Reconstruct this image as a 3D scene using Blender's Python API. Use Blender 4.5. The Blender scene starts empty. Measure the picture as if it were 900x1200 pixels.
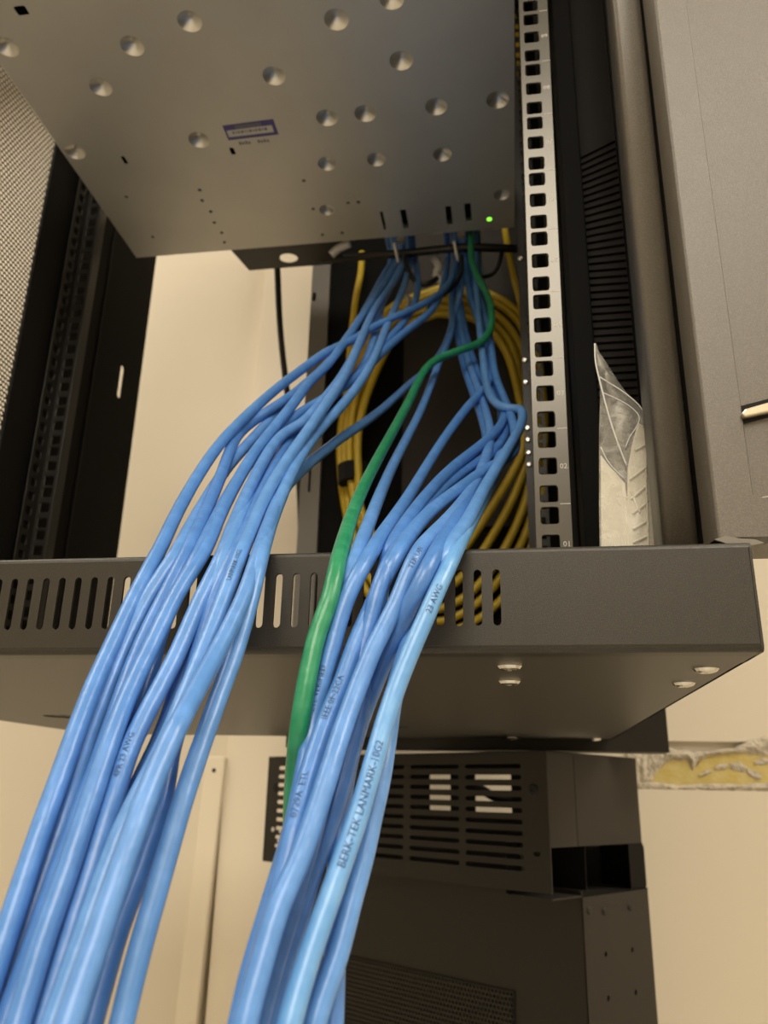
import bpy, bmesh, math, random
import numpy as np
from mathutils import Vector, Matrix, noise
from mathutils.geometry import delaunay_2d_cdt
random.seed(7)
S = bpy.context.scene
COL = S.collection
# ------------------------------------------------------------------ camera
# world: X right along the cabinet front, Y into the cabinet, Z up, metres; camera at the origin
F_PX = 955.0
HX = Vector((0.98854, -0.03003, -0.14794)); _d = Vector((0.14963, 0.32470, 0.93391))
def _basis():
    vd = Vector((603-450, 932-600, F_PX)).normalized()
    h = -Vector((-6435-450, 783-600, F_PX)).normalized()
    h = (h - vd*h.dot(vd)).normalized()
    return h, vd, h.cross(vd)
H, D, U = _basis()
cam_data = bpy.data.cameras.new('camera'); cam = bpy.data.objects.new('camera', cam_data); COL.objects.link(cam)
cam_data.sensor_fit = 'VERTICAL'; cam_data.sensor_height = 36.0; cam_data.lens = F_PX/1200*36
cam_data.clip_start = 0.02; cam_data.clip_end = 30
cam_data.dof.use_dof = True; cam_data.dof.focus_distance = 0.375; cam_data.dof.aperture_fstop = cam_data.lens/2.1
m = Matrix.Identity(4)
for i, v in enumerate((H, D, U)):
    m[i][0] = v[0]; m[i][1] = -v[1]; m[i][2] = -v[2]
cam.matrix_world = m
S.camera = cam
# ------------------------------------------------------------------ world, light, exposure
W = bpy.data.worlds.new('world'); S.world = W; W.use_nodes = True
W.node_tree.nodes['Background'].inputs[0].default_value = (1.0, 0.92, 0.8, 1); W.node_tree.nodes['Background'].inputs[1].default_value = 0.3
def area(name, loc, target, sx, sy, power, color):
    l = bpy.data.lights.new(name, 'AREA'); l.shape = 'RECTANGLE'; l.size = sx; l.size_y = sy; l.energy = power; l.color = color
    o = bpy.data.objects.new(name, l); COL.objects.link(o); o.location = loc
    o.rotation_euler = (Vector(target)-Vector(loc)).to_track_quat('-Z', 'Y').to_euler()
    return o
WARM = (1.0, 0.92, 0.785)
area('overhead_light', (0.05, -1.25, 1.38), (0.05, -1.25, 0), 1.0, 1.3, 44, WARM)
area('overhead_light', (-1.05, 0.35, 1.38), (-1.05, 0.35, 0), 0.6, 1.0, 14, WARM)
area('overhead_light', (1.0, 0.3, 1.38), (1.0, 0.3, 0), 0.6, 1.0, 27, WARM)  # fill added to brighten the right wall, no known fixture
S.view_settings.view_transform = 'Standard'; S.view_settings.look = 'None'; S.view_settings.gamma = 1
S.view_settings.exposure = 0.0; S.view_settings.use_curve_mapping = False
S.render.film_transparent = False

# ------------------------------------------------------------------ helpers
def ray(x, y):
    r = Vector(((x-450)/F_PX, (y-600)/F_PX, 1.0)); return Vector((r.dot(H), r.dot(D), r.dot(U)))
def aY(x, y, Y): r = ray(x, y); return r*(Y/r.y)
def aX(x, y, X): r = ray(x, y); return r*(X/r.x)
def aZ(x, y, Z): r = ray(x, y); return r*(Z/r.z)
def mat(name, col, rough=.5, metal=0, spec=.5, bump=None, mottle=None, coat=0, emit=None, alpha=None, trans=0):
    m = bpy.data.materials.new(name); m.use_nodes = True; nt = m.node_tree; b = nt.nodes['Principled BSDF']
    b.inputs['Base Color'].default_value = (*col, 1); b.inputs['Roughness'].default_value = rough
    b.inputs['Metallic'].default_value = metal; b.inputs['Specular IOR Level'].default_value = spec
    b.inputs['Coat Weight'].default_value = coat; b.inputs['Coat Roughness'].default_value = .25
    tc = nt.nodes.new('ShaderNodeTexCoord')
    if bump:
        sc, st, dist = bump
        n = nt.nodes.new('ShaderNodeTexNoise'); n.inputs['Scale'].default_value = sc; n.inputs['Detail'].default_value = 3
        bp = nt.nodes.new('ShaderNodeBump'); bp.inputs['Strength'].default_value = st; bp.inputs['Distance'].default_value = dist
        nt.links.new(tc.outputs['Object'], n.inputs['Vector']); nt.links.new(n.outputs['Fac'], bp.inputs['Height'])
        nt.links.new(bp.outputs['Normal'], b.inputs['Normal'])
    if mottle:
        sc, c2, lo, hi = mottle
        n = nt.nodes.new('ShaderNodeTexNoise'); n.inputs['Scale'].default_value = sc; n.inputs['Detail'].default_value = 4
        cr = nt.nodes.new('ShaderNodeValToRGB'); cr.color_ramp.elements[0].position = lo; cr.color_ramp.elements[1].position = hi
        cr.color_ramp.elements[0].color = (*col, 1); cr.color_ramp.elements[1].color = (*c2, 1)
        nt.links.new(tc.outputs['Object'], n.inputs['Vector']); nt.links.new(n.outputs['Fac'], cr.inputs[0])
        nt.links.new(cr.outputs[0], b.inputs['Base Color'])
    if emit:
        b.inputs['Emission Color'].default_value = (*emit[0], 1); b.inputs['Emission Strength'].default_value = emit[1]
    return m
M = {}
M['powder'] = mat('charcoal_powder_coat', (.026, .023, .017), .40, bump=(2600, .35, .0004), mottle=(1800, (.052, .046, .036), .5, .75))
M['powder_light'] = mat('taupe_powder_coat', (.10, .086, .067), .36, spec=.75, bump=(2300, .4, .0004), mottle=(1500, (.155, .139, .115), .45, .75))
M['under'] = mat('brown_grey_powder_coat', (.06, .054, .044), .42, bump=(2500, .15, .0003))
M['black'] = mat('black_steel', (.0055, .005, .0045), .7, spec=.12)
M['black_soft'] = mat('black_interior_steel', (.0085, .0075, .007), .65, spec=.2)
M['greyplate'] = mat('grey_back_plate', (.055, .049, .043), .7, spec=.3, mottle=(9, (.062, .056, .05), .3, .7))
M['grey_post'] = mat('grey_painted_post', (.20, .185, .16), .5)
M['rail'] = mat('dark_grey_rail', (.085, .08, .07), .27, metal=.75)
M['rib'] = mat('brown_black_plastic', (.017, .0135, .0105), .5, spec=.15)
M['dark_rail'] = mat('black_rail_steel', (.024, .022, .019), .38, metal=.3)
M['zinc'] = mat('galvanized_steel', (.68, .67, .64), .46, metal=.5, bump=(60, .04, .001), mottle=(14, (.63, .62, .595), .35, .7))
M['dimple'] = mat('pressed_steel', (.80, .78, .73), .33, metal=.8)
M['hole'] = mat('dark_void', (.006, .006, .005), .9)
M['chrome'] = mat('bright_screw_steel', (.75, .72, .66), .22, metal=1)
M['brass'] = mat('satin_nickel', (.75, .68, .52), .28, metal=.9)
M['wall'] = mat('cream_wall_paint', (.70, .635, .52), .75, bump=(60, .08, .001), mottle=(2.2, (.67, .605, .49), .3, .7))
M['wall2'] = mat('lit_cream_paint', (.76, .68, .55), .7, bump=(60, .08, .001))  # same wall paint, lifted in colour where the wall catches more light
M['wall3'] = mat('greyer_cream_paint', (.58, .53, .45), .75, mottle=(3, (.55, .50, .425), .3, .7))
M['raceway'] = mat('ivory_plastic', (.76, .68, .54), .5)
M['plaster'] = mat('crumbling_plaster', (.62, .55, .44), .9, bump=(260, .8, .004), mottle=(90, (.42, .37, .29), .45, .65))
M['board'] = mat('yellow_gypsum_board', (.60, .47, .15), .85, bump=(200, .3, .002), mottle=(60, (.66, .55, .25), .4, .7))
M['floor'] = mat('grey_floor_tile', (.62, .60, .55), .5, mottle=(8, (.56, .54, .49), .4, .6))
M['ceiling'] = mat('white_ceiling', (.75, .70, .62), .8)
M['box'] = mat('matte_black_brown_steel', (.020, .0175, .0145), .55, spec=.3, bump=(1500, .15, .0003))
M['box_side'] = mat('dark_taupe_steel', (.023, .020, .0165), .55, spec=.25)
M['velcro'] = mat('black_velcro', (.012, .012, .012), .9)
M['blackcable'] = mat('black_cable_jacket', (.014, .013, .012), .4)
M['print'] = mat('white_print', (.62, .60, .55), .6)
M['ink'] = mat('dark_cable_ink', (.05, .12, .29), .5)
M['label_purple'] = mat('purple_label_ink', (.10, .085, .30), .5)
M['label_white'] = mat('white_label_paper', (.72, .70, .66), .6)
M['label_grey'] = mat('grey_label_ink', (.20, .19, .24), .6)
M['led'] = mat('green_led', (.1, .9, .1), .4, emit=((.25, 1.0, .05), 2.2))
M['white_plastic'] = mat('white_clip_plastic', (.70, .69, .66), .4)
M['foam'] = mat('white_packing_plastic', (.82, .77, .64), .55, bump=(70, .3, .002))
M['yellow'] = mat('yellow_cable_jacket', (.78, .55, .035), .38, bump=(240, .15, .0008), mottle=(90, (.84, .62, .07), .4, .7))
M['green'] = mat('green_cable_jacket', (.016, .235, .105), .33, bump=(150, .35, .0012), mottle=(120, (.04, .30, .15), .4, .7))
def blue(i):
    a = [(.080, .235, .60), (.098, .262, .63), (.068, .208, .56), (.108, .285, .66)][i]
    b = tuple(min(1, c*1.18+.015) for c in a)
    return mat('blue_cable_jacket', a, .33, bump=(170, .32, .0011), mottle=(110, b, .42, .72), coat=.06)
M['blues'] = [blue(i) for i in range(4)]
M['blue_bright'] = mat('light_blue_cable_jacket', (.125, .34, .71), .33, bump=(170, .3, .0011), mottle=(110, (.18, .42, .78), .42, .72), coat=.15)
def bag_mat():
    m = bpy.data.materials.new('clear_polythene'); m.use_nodes = True; nt = m.node_tree; nt.nodes.clear()
    out = nt.nodes.new('ShaderNodeOutputMaterial'); mx = nt.nodes.new('ShaderNodeMixShader'); tr = nt.nodes.new('ShaderNodeBsdfTransparent')
    p = nt.nodes.new('ShaderNodeBsdfPrincipled'); p.inputs['Base Color'].default_value = (.85, .82, .74, 1); p.inputs['Roughness'].default_value = .22
    n = nt.nodes.new('ShaderNodeTexNoise'); n.inputs['Scale'].default_value = 90; n.inputs['Detail'].default_value = 4; n.inputs['Distortion'].default_value = 1.5
    tc = nt.nodes.new('ShaderNodeTexCoord'); nt.links.new(tc.outputs['Object'], n.inputs['Vector'])
    mr = nt.nodes.new('ShaderNodeMapRange'); mr.inputs['From Min'].default_value = .35; mr.inputs['From Max'].default_value = .75
    mr.inputs['To Min'].default_value = .16; mr.inputs['To Max'].default_value = .42
    nt.links.new(n.outputs['Fac'], mr.inputs['Value']); nt.links.new(mr.outputs['Result'], mx.inputs[0])
    bp = nt.nodes.new('ShaderNodeBump'); bp.inputs['Strength'].default_value = .5; bp.inputs['Distance'].default_value = .002
    nt.links.new(n.outputs['Fac'], bp.inputs['Height']); nt.links.new(bp.outputs['Normal'], p.inputs['Normal'])
    nt.links.new(tr.outputs[0], mx.inputs[1]); nt.links.new(p.outputs[0], mx.inputs[2]); nt.links.new(mx.outputs[0], out.inputs[0])
    return m
M['bag'] = bag_mat()

def root_of(p):
    if p is None: return Vector((0, 0, 0))
    return Vector(p['_o'])
def obj(name, vf, material, parent=None, smooth=False, bevel=0, sub=0, origin=None):
    """vf = (verts in world metres, faces). ONE mesh object."""
    vs, fs = vf
    o0 = Vector(origin) if origin is not None else root_of(parent)
    me = bpy.data.meshes.new(name)
    me.from_pydata([tuple(Vector(v)-o0) for v in vs], [], fs)
    bm = bmesh.new(); bm.from_mesh(me); bmesh.ops.remove_doubles(bm, verts=bm.verts, dist=1e-6)
    bmesh.ops.recalc_face_normals(bm, faces=bm.faces); bm.to_mesh(me); bm.free()
    me.materials.append(material)
    o = bpy.data.objects.new(name, me); COL.objects.link(o)
    if parent is not None:
        o.parent = parent; o.location = o0-root_of(parent)
    else: o.location = o0
    o['_o'] = tuple(o0)
    if smooth:
        for p in me.polygons: p.use_smooth = True
    if bevel:
        b = o.modifiers.new('bevel', 'BEVEL'); b.width = bevel; b.segments = 2; b.limit_method = 'ANGLE'; b.angle_limit = math.radians(40)
        b.harden_normals = False
    return o
def empty(name, loc, label, cat, group=None):
    o = bpy.data.objects.new(name, None); COL.objects.link(o); o.location = loc; o.empty_display_size = .02
    o['_o'] = tuple(loc); return tag(o, label, cat, group)
def tag(o, label, cat=None, group=None):
    o['label'] = label
    if cat: o['category'] = cat
    if group: o['group'] = group
    return o
def struct(o): o['kind'] = 'structure'; return o
def join(*vfs):
    V = []; Fc = []
    for vs, fs in vfs:
        k = len(V); V += list(vs); Fc += [tuple(i+k for i in f) for f in fs]
    return V, Fc
def box(a, b):
    (x0, y0, z0), (x1, y1, z1) = a, b
    v = [(x, y, z) for z in (z0, z1) for y in (y0, y1) for x in (x0, x1)]
    return v, [(0, 1, 3, 2), (4, 6, 7, 5), (0, 4, 5, 1), (2, 3, 7, 6), (0, 2, 6, 4), (1, 5, 7, 3)]
def prism(poly, Mf, t):
    n = len(poly)
    v = [Mf(u, w, 0) for u, w in poly]+[Mf(u, w, t) for u, w in poly]
    return v, [tuple(range(n)), tuple(range(n, 2*n))]+[(i, (i+1) % n, n+(i+1) % n, n+i) for i in range(n)]
def inside(p, poly):
    x, y = p; c = False; n = len(poly)
    for i in range(n):
        x0, y0 = poly[i]; x1, y1 = poly[i-1]
        if (y0 > y) != (y1 > y) and x < (x1-x0)*(y-y0)/(y1-y0)+x0: c = not c
    return c
def plate(outer, holes, Mf, t):
    """sheet with real holes; Mf(u,v,w) maps to world, w in 0..t"""
    pts = []; edges = []
    for lp in [outer]+holes:
        k = len(pts); pts += [Vector(p) for p in lp]; edges += [(k+i, k+(i+1) % len(lp)) for i in range(len(lp))]
    r = delaunay_2d_cdt(pts, edges, [], 0, 1e-7)
    vc, tri = r[0], r[2]
    bb = [(min(p[0] for p in h), max(p[0] for p in h), min(p[1] for p in h), max(p[1] for p in h)) for h in holes]
    keep = []
    for f in tri:
        c = (sum(vc[i][0] for i in f)/len(f), sum(vc[i][1] for i in f)/len(f))
        if not inside(c, outer): continue
        if any(b[0] <= c[0] <= b[1] and b[2] <= c[1] <= b[3] and inside(c, h) for b, h in zip(bb, holes)): continue
        keep.append(tuple(f))
    n = len(vc)
    V = [Mf(p[0], p[1], 0) for p in vc]+[Mf(p[0], p[1], t) for p in vc]
    Fc = keep+[tuple(i+n for i in reversed(f)) for f in keep]
    cnt = {}
    for f in keep:
        for i in range(len(f)):
            e = (f[i], f[(i+1) % len(f)]); cnt[tuple(sorted(e))] = cnt.get(tuple(sorted(e)), 0)+1
    for (a, b), c in cnt.items():
        if c == 1: Fc.append((a, b, b+n, a+n))
    return V, Fc
def rrect(u0, v0, u1, v1, r, k=4):
    o = []
    for cx, cy, a0 in ((u1-r, v0+r, -90), (u1-r, v1-r, 0), (u0+r, v1-r, 90), (u0+r, v0+r, 180)):
        for i in range(k+1):
            a = math.radians(a0+90*i/k); o.append((cx+r*math.cos(a), cy+r*math.sin(a)))
    out = [o[0]]
    for p in o[1:]:
        if math.dist(p, out[-1]) > 1e-6: out.append(p)
    if math.dist(out[0], out[-1]) < 1e-6: out.pop()
    return out
def circ(cx, cy, r, k=16, ry=None):
    return [(cx+r*math.cos(2*math.pi*i/k), cy+(ry or r)*math.sin(2*math.pi*i/k)) for i in range(k)]
def rect(u0, v0, u1, v1): return [(u0, v0), (u1, v0), (u1, v1), (u0, v1)]
def perf(u0, v0, u1, v1, pu, pv, r, Mf, t, k=8):
    """perforated sheet as ring cells, staggered by half a cell on odd rows"""
    V = []; Fc = []
    nv = int((v1-v0)/pv); nu = int((u1-u0)/pu)
    for j in range(nv):
        for i in range(nu):
            cx = u0+(i+.5)*pu+(pu*.5 if j % 2 else 0); cy = v0+(j+.5)*pv
            if j % 2 and i == nu-1: continue
            b = len(V)
            for q in range(k):
                a = 2*math.pi*q/k; c, s = math.cos(a), math.sin(a)
                sc = min(pu/2/abs(c) if abs(c) > 1e-6 else 9, pv/2/abs(s) if abs(s) > 1e-6 else 9)
                V += [Mf(cx+c*sc, cy+s*sc, 0), Mf(cx+r*c, cy+r*s, 0), Mf(cx+r*c, cy+r*s, t)]
            # fill square corners through k chosen to hit them closely
            for q in range(k):
                p = (q+1) % k
                Fc += [(b+3*q, b+3*p, b+3*p+1, b+3*q+1), (b+3*q+1, b+3*p+1, b+3*p+2, b+3*q+2)]
    return V, Fc
def cat(P, n):
    P = [Vector(p) for p in P]; P = [P[0]*2-P[1]]+P+[P[-1]*2-P[-2]]; o = []
    for i in range(1, len(P)-2):
        p0, p1, p2, p3 = P[i-1:i+3]
        for k in range(n):
            t = k/n; o.append(.5*((2*p1)+(p2-p0)*t+(2*p0-5*p1+4*p2-p3)*t*t+(3*p1-p0-3*p2+p3)*t**3))
    o.append(P[-2]); return o
def frames(C):
    T = [(C[min(i+1, len(C)-1)]-C[max(i-1, 0)]).normalized() for i in range(len(C))]
    n = T[0].orthogonal().normalized(); out = []
    for t in T:
        n = (n-t*n.dot(t)).normalized(); out.append((t, n, t.cross(n)))
    return out
def tube(P, r, n=12, seg=4, closed=False, wob=0):
    C = cat(P, seg) if seg > 1 else [Vector(p) for p in P]
    if closed: C = C[:-1] if (C[0]-C[-1]).length < 1e-5 else C
    fr = frames(C); V = []; Fc = []
    if closed:
        fr = []
        N = len(C)
        for i in range(N):
            t = (C[(i+1) % N]-C[i-1]).normalized(); ref = Vector((0, 1, 0)); a = (ref-t*ref.dot(t)).normalized(); fr.append((t, a, t.cross(a)))
    for i, (c, (t, a, b)) in enumerate(zip(C, fr)):
        rr = r*(1+wob*noise.noise(c*60)) if wob else r
        for k in range(n):
            th = 2*math.pi*k/n; V.append(c+a*(rr*math.cos(th))+b*(rr*math.sin(th)))
    N = len(C)
    for i in range(N if closed else N-1):
        j = (i+1) % N
        for k in range(n):
            l = (k+1) % n; Fc.append((i*n+k, i*n+l, j*n+l, j*n+k))
    if not closed: Fc += [tuple(range(n)), tuple(range((N-1)*n, N*n))]
    return V, Fc
def text_2d(s, size):
    cu = bpy.data.curves.new('t', 'FONT'); cu.body = s; cu.size = size; cu.resolution_u = 2
    o = bpy.data.objects.new('t', cu); COL.objects.link(o); dg = bpy.context.evaluated_depsgraph_get(); dg.update()
    me = bpy.data.meshes.new_from_object(o.evaluated_get(dg))
    v = [tuple(p.co[:2]) for p in me.vertices]; f = [tuple(p.vertices) for p in me.polygons]
    bpy.data.objects.remove(o); bpy.data.curves.remove(cu); bpy.data.meshes.remove(me)
    return v, f
def cable_text(s, size, path, start, parent, material, toward, r, flip=False):
    """wrap flat print round a cable: start = arclength where the words begin"""
    C = path; L = [0]
    for i in range(1, len(C)): L.append(L[-1]+(C[i]-C[i-1]).length)
    v, f = text_2d(s, size)
    mid = size*.35; V = []
    for (u, w) in v:
        s_ = start-u if flip else start+u
        i = max(0, min(len(C)-2, int(np.searchsorted(L, s_))-1))
        t = (s_-L[i])/max(1e-9, L[i+1]-L[i]); c = C[i].lerp(C[i+1], t)
        T = (C[min(i+3, len(C)-1)]-C[max(i-3, 0)]).normalized()
        if flip: T = -T
        n = (Vector(toward)-c); n = (n-T*n.dot(T)).normalized(); b = n.cross(T)
        a = (w-mid)/r
        V.append(c+(n*math.cos(a)+b*math.sin(a))*(r*1.0+.00012))
    return obj('printed_text', (V, f), material, parent)
def screw(name, c, axis, rad, material, parent, slot=True):
    """pan-head screw with a cross recess, axis = outward normal"""
    ax = Vector(axis).normalized(); a = ax.orthogonal().normalized(); b = ax.cross(a); c = Vector(c)
    prof = [(1, 0), (1, .14), (.82, .36), (.5, .46), (.22, .46), (.2, .25)]
    n = 14; V = []; Fc = []
    for (pr, h) in prof:
        for k in range(n):
            th = 2*math.pi*k/n; V.append(c+a*(pr*rad*math.cos(th))+b*(pr*rad*math.sin(th))+ax*(h*rad))
    for i in range(len(prof)-1):
        for k in range(n): Fc.append((i*n+k, i*n+(k+1) % n, (i+1)*n+(k+1) % n, (i+1)*n+k))
    Fc += [tuple(range(n)), tuple(range((len(prof)-1)*n, len(prof)*n))]
    return obj(name, (V, Fc), material, parent, smooth=False)

# ================================================================== THE ROOM
def wallbox(name, a, b, m): return struct(obj(name, box(a, b), m))
wallbox('floor', (-1.9, -2.4, -1.52), (1.7, 1.3, -1.5), M['floor'])
wallbox('ceiling', (-1.9, -2.4, 1.4), (1.7, 1.3, 1.42), M['ceiling'])
wallbox('wall_back', (-1.9, 1.2, -1.5), (1.7, 1.3, 1.4), M['wall'])
wallbox('wall_left', (-1.9, -2.4, -1.5), (-1.8, 1.2, 1.4), M['wall'])
wallbox('wall_right', (1.6, -2.4, -1.5), (1.7, 1.2, 1.4), M['wall'])
wallbox('wall_front', (-1.8, -2.4, -1.5), (1.6, -2.3, 1.4), M['wall'])
# shallow boxed-out pier on the back wall, its left corner shows through the cabinet
wallbox('trim_1', (-.409, 1.178, -1.5), (.14, 1.2, 1.4), M['wall2'])
# wall boards to the right: upper board, broken seam, lower board standing a little proud
wallbox('wall_board', (.14, 1.194, .074), (1.6, 1.2, 1.4), M['wall2'])
wallbox('wall_board', (.14, 1.186, -1.5), (1.6, 1.2, .0115), M['wall2'])
def seam():
    t = empty('broken_seam', (.16, 1.194, .01), 'broken plaster seam showing yellow board, running across the right wall', 'wall damage')
    # exposed yellow board: ragged outline
    top = [(762, 915), (768, 905), (777, 898), (786, 889), (800, 886), (812, 888), (816, 900), (822, 888), (840, 882), (858, 881), (880, 879), (905, 880), (940, 882), (1010, 880)]
    bot = [(1010, 921), (940, 921), (900, 922), (860, 923), (820, 920), (790, 922), (770, 920)]
    P = [aY(x, y, 1.194) for x, y in top+bot]
    obj('exposed_board', prism([(p.x, p.z) for p in P], lambda u, v, w: (u, 1.194+w, v), .004), M['board'], t)
    def rough(name, pts, depth, seed):
        # lumpy ribbon of plaster along a ragged strip [(x, ytop, ybottom)]
        V = []; Fc = []; nr = 7; cols = []
        for i in range(len(pts)-1):
            for k in range(6):
                f = k/6; cols.append(tuple(pts[i][j]*(1-f)+pts[i+1][j]*f for j in range(3)))
        cols.append(pts[-1])
        for i, (x, y0, y1) in enumerate(cols):
            j0 = noise.noise(Vector((x*.11, seed, 0)))*2.4; j1 = noise.noise(Vector((x*.13, seed+5, 0)))*2.4
            for k in range(nr):
                f = k/(nr-1); p = aY(x, (y0+j0)*(1-f)+(y1+j1)*f, 1.1935)
                e = math.sin(math.pi*f)
                V.append((p.x, 1.1935-e*depth*(.45+.8*abs(noise.noise(Vector((x*.12, f*3, seed))))), p.z))
        n = len(cols)
        for i in range(n-1):
            for k in range(nr-1): Fc.append((i*nr+k, (i+1)*nr+k, (i+1)*nr+k+1, i*nr+k+1))
        obj(name, (V, Fc), M['plaster'], t)
    rough('plaster_edge', [(735, 876, 930), (748, 874, 928), (758, 874, 925), (766, 875, 910), (776, 875, 898), (788, 877, 890)], .006, 1)
    rough('plaster_edge', [(786, 878, 891), (806, 880, 890), (812, 881, 903), (818, 881, 893), (830, 881, 886), (860, 876, 882), (884, 866, 884), (900, 864, 886), (930, 868, 884), (1010, 866, 884)], .006, 2)
    rough('plaster_edge', [(748, 918, 928), (765, 916, 928), (790, 920, 927), (830, 918, 927), (870, 919, 928), (905, 917, 928), (1010, 918, 928)], .0075, 3)
    for sd, l in enumerate(([(838, 898, 902), (846, 895, 902), (853, 897, 901)], [(856, 894, 901), (866, 893, 904), (875, 899, 905)], [(876, 901, 907), (886, 903, 914), (893, 909, 912)], [(818, 908, 911), (826, 903, 909), (834, 903, 906)], [(884, 893, 896), (893, 888, 897), (902, 890, 895)])):
        rough('plaster_edge', l, .0025, 4+sd)
    return t
seam()
# raceway on the wall
t = empty('cable_raceway', (-.435, 1.186, -.4), 'ivory plastic cable raceway standing upright on the wall below the cabinet, left of centre', 'raceway')
P = [aY(x, y, 1.186) for x, y in ((242, 893), (244, 889), (270, 889), (273, 893))]
dx = (-.436+.447)/.34
def race(u, v, w): return (u-(.04-v)*.033, 1.2-.0145-w*.011+.0145*0, v)
poly = [(-.4365, .0415), (-.4345, .0445), (-.4095, .0445), (-.4075, .0415), (-.4075, -1.3), (-.4365, -1.3)]
V = [(u-(.04-v)*.033, 1.2, v) for u, v in poly]+[(u-(.04-v)*.033, 1.168, v) for u, v in poly]
n = 6
obj('cover', (V, [tuple(range(n)), tuple(range(n, 12))]+[(i, (i+1) % n, n+(i+1) % n, n+i) for i in range(n)]), M['raceway'], t, bevel=.002)
screw('screw', (-.4225, 1.168, .025), (0, -1, 0), .003, M['velcro'], t)

# ================================================================== THE CABINET
YF, YB = .340, .885
ZT, ZB = .1008, .0556
XL, XR = -.4655, .0990
CAB = empty('rack_cabinet', (-.18, .6, ZB), 'black open wall-mounted rack cabinet with a slotted front bar across the middle', 'rack cabinet')
def slot_poly(cx, z0, z1, w, lean=0):
    k = 5; o = []
    for i in range(k+1): a = math.pi*i/k; o.append((cx+w/2*math.cos(a), z1-w/2+w/2*math.sin(a)))
    for i in range(k+1): a = math.pi+math.pi*i/k; o.append((cx+w/2*math.cos(a), z0+w/2+w/2*math.sin(a)))
    return o
slots = [slot_poly(-.0049-k*.00795, .0668, .0911, .0033) for k in range(57)]
r = .0024
vf = plate(rect(XL, ZB+.003, XR-.0008, ZT-r), slots, lambda u, v, w: (u, YF+w, v), .0014)
# folded edges: rounded top lip going back, rounded bottom corner
def sweep(prof, x0, x1):
    n = len(prof); V = [(x0, y, z) for y, z in prof]+[(x1, y, z) for y, z in prof]
    return V, [(i, i+1, n+i+1, n+i) for i in range(n-1)]
top = [(YF, ZT-r)]+[(YF+r-r*math.cos(a), ZT-r+r*math.sin(a)) for a in [math.radians(15*i) for i in range(1, 7)]]+[(YF+.018, ZT), (YF+.018, ZT-.0014), (YF+r, ZT-.0014), (YF+.0014, ZT-r)]
bot = [(YF, ZB+.003)]+[(YF+.003-.003*math.cos(a), ZB+.003-.003*math.sin(a)) for a in [math.radians(15*i) for i in range(1, 7)]]+[(YF+.012, ZB), (YF+.012, ZB+.0014), (YF+.003, ZB+.0014), (YF+.0014, ZB+.003)]
bar = obj('front_bar', join(vf, sweep(top, XL, XR-.0008), sweep(bot, XL, XR-.0008)), M['powder'], CAB)
for p in bar.data.polygons:
    if len(p.vertices) == 4 and abs(p.normal.x) < .01 and 0.02 < abs(p.normal.z) < .999: p.use_smooth = True
# bar end cap (right)
obj('bar_end', plate(rrect(YF, ZB, YF+.03, ZT, .0024), [], lambda u, v, w: (XR-.001+w, u, v), .0012), M['powder'], CAB)
# bottom sheet with two cable entry knock-outs
kn = [(-.3767, .663), (-.107, .742)]
vf = plate(rect(XL, YF+.012, XR, YB), [circ(x, y, .017, 20) for x, y in kn], lambda u, v, w: (u, v, ZB+w), .0014)
obj('bottom_sheet', vf, M['under'], CAB)
for x, y in kn:
    obj('knock_out', plate(circ(x, y, .0160, 20), [circ(x, y, .005, 10), circ(x-.0095, y, .002, 8), circ(x+.0095, y, .002, 8)], lambda u, v, w: (u, v, ZB+.0012+w), .001), M['powder'], CAB)
for p in ((597, 779), (597, 797), (827, 782), (801, 799), (600, 866), (697, 866)):
    c = aZ(*p, ZB); c.y = min(c.y, .868); screw('screw', c, (0, 0, -1), .0056, M['chrome'], CAB)
# right side sheet and inner right parts
obj('side_sheet', box((XR-.0014, YF+.03, ZB), (XR, YB, .98)), M['black'], CAB)
obj('top_sheet', box((XL, YF, .98), (XR, YB, .982)), M['black'], CAB)
# right front mounting rail: numbered, square holes, leaning a hair
ZR0, ZR1, YR = .105, .96, .423
lean = lambda z: (z-.145)*.0100
u_base = [.149+.04445*k for k in range(-1, 18)]
holes = []
for ub in u_base:
    for dz in (.0060, .0222, .0380):
        z = ub+dz
        if ZR0+.008 < z < ZR1-.008: holes.append(rrect(.0233-.0046, z-.0046, .0233+.0046, z+.0046, .0011, 2))
vf = plate(rect(.0153, ZR0, .0350, ZR1), holes, lambda u, v, w: (u+lean(v), YR+w, v), .0018)
rail = obj('mounting_rail', vf, M['rail'], CAB, bevel=.00045)
fl = obj('rail_flange', ([(x+lean(z), y, z) for x, y, z in box((.0335, YR+.0019, ZR0), (.0350, YR+.04, ZR1))[0]], box((0,0,0),(1,1,1))[1]), M['dark_rail'], CAB)
def text_plane(s, size, org, ex, ez, mtl, parent, name='printed_text'):
    v, f = text_2d(s, size); ex = Vector(ex); ez = Vector(ez); org = Vector(org)
    return obj(name, ([org+ex*a+ez*b for a, b in v], f), mtl, parent)
for k, ub in enumerate(u_base):
    if ub > .60: break
    z = ub
    if z > .12: obj('unit_mark', box((.0290+lean(z), YR-.00012, z-.0002), (.0345+lean(z), YR-.00004, z+.0002)), M['print'], CAB)
    if z+.02 > .11: text_plane('%02d' % (k+1), .0042, (.0296+lean(z+.02), YR-.0001, z+.0205-(.0 if k else -.0)), (1, 0, 0), (0, 0, 1), M['print'], CAB)
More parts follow.
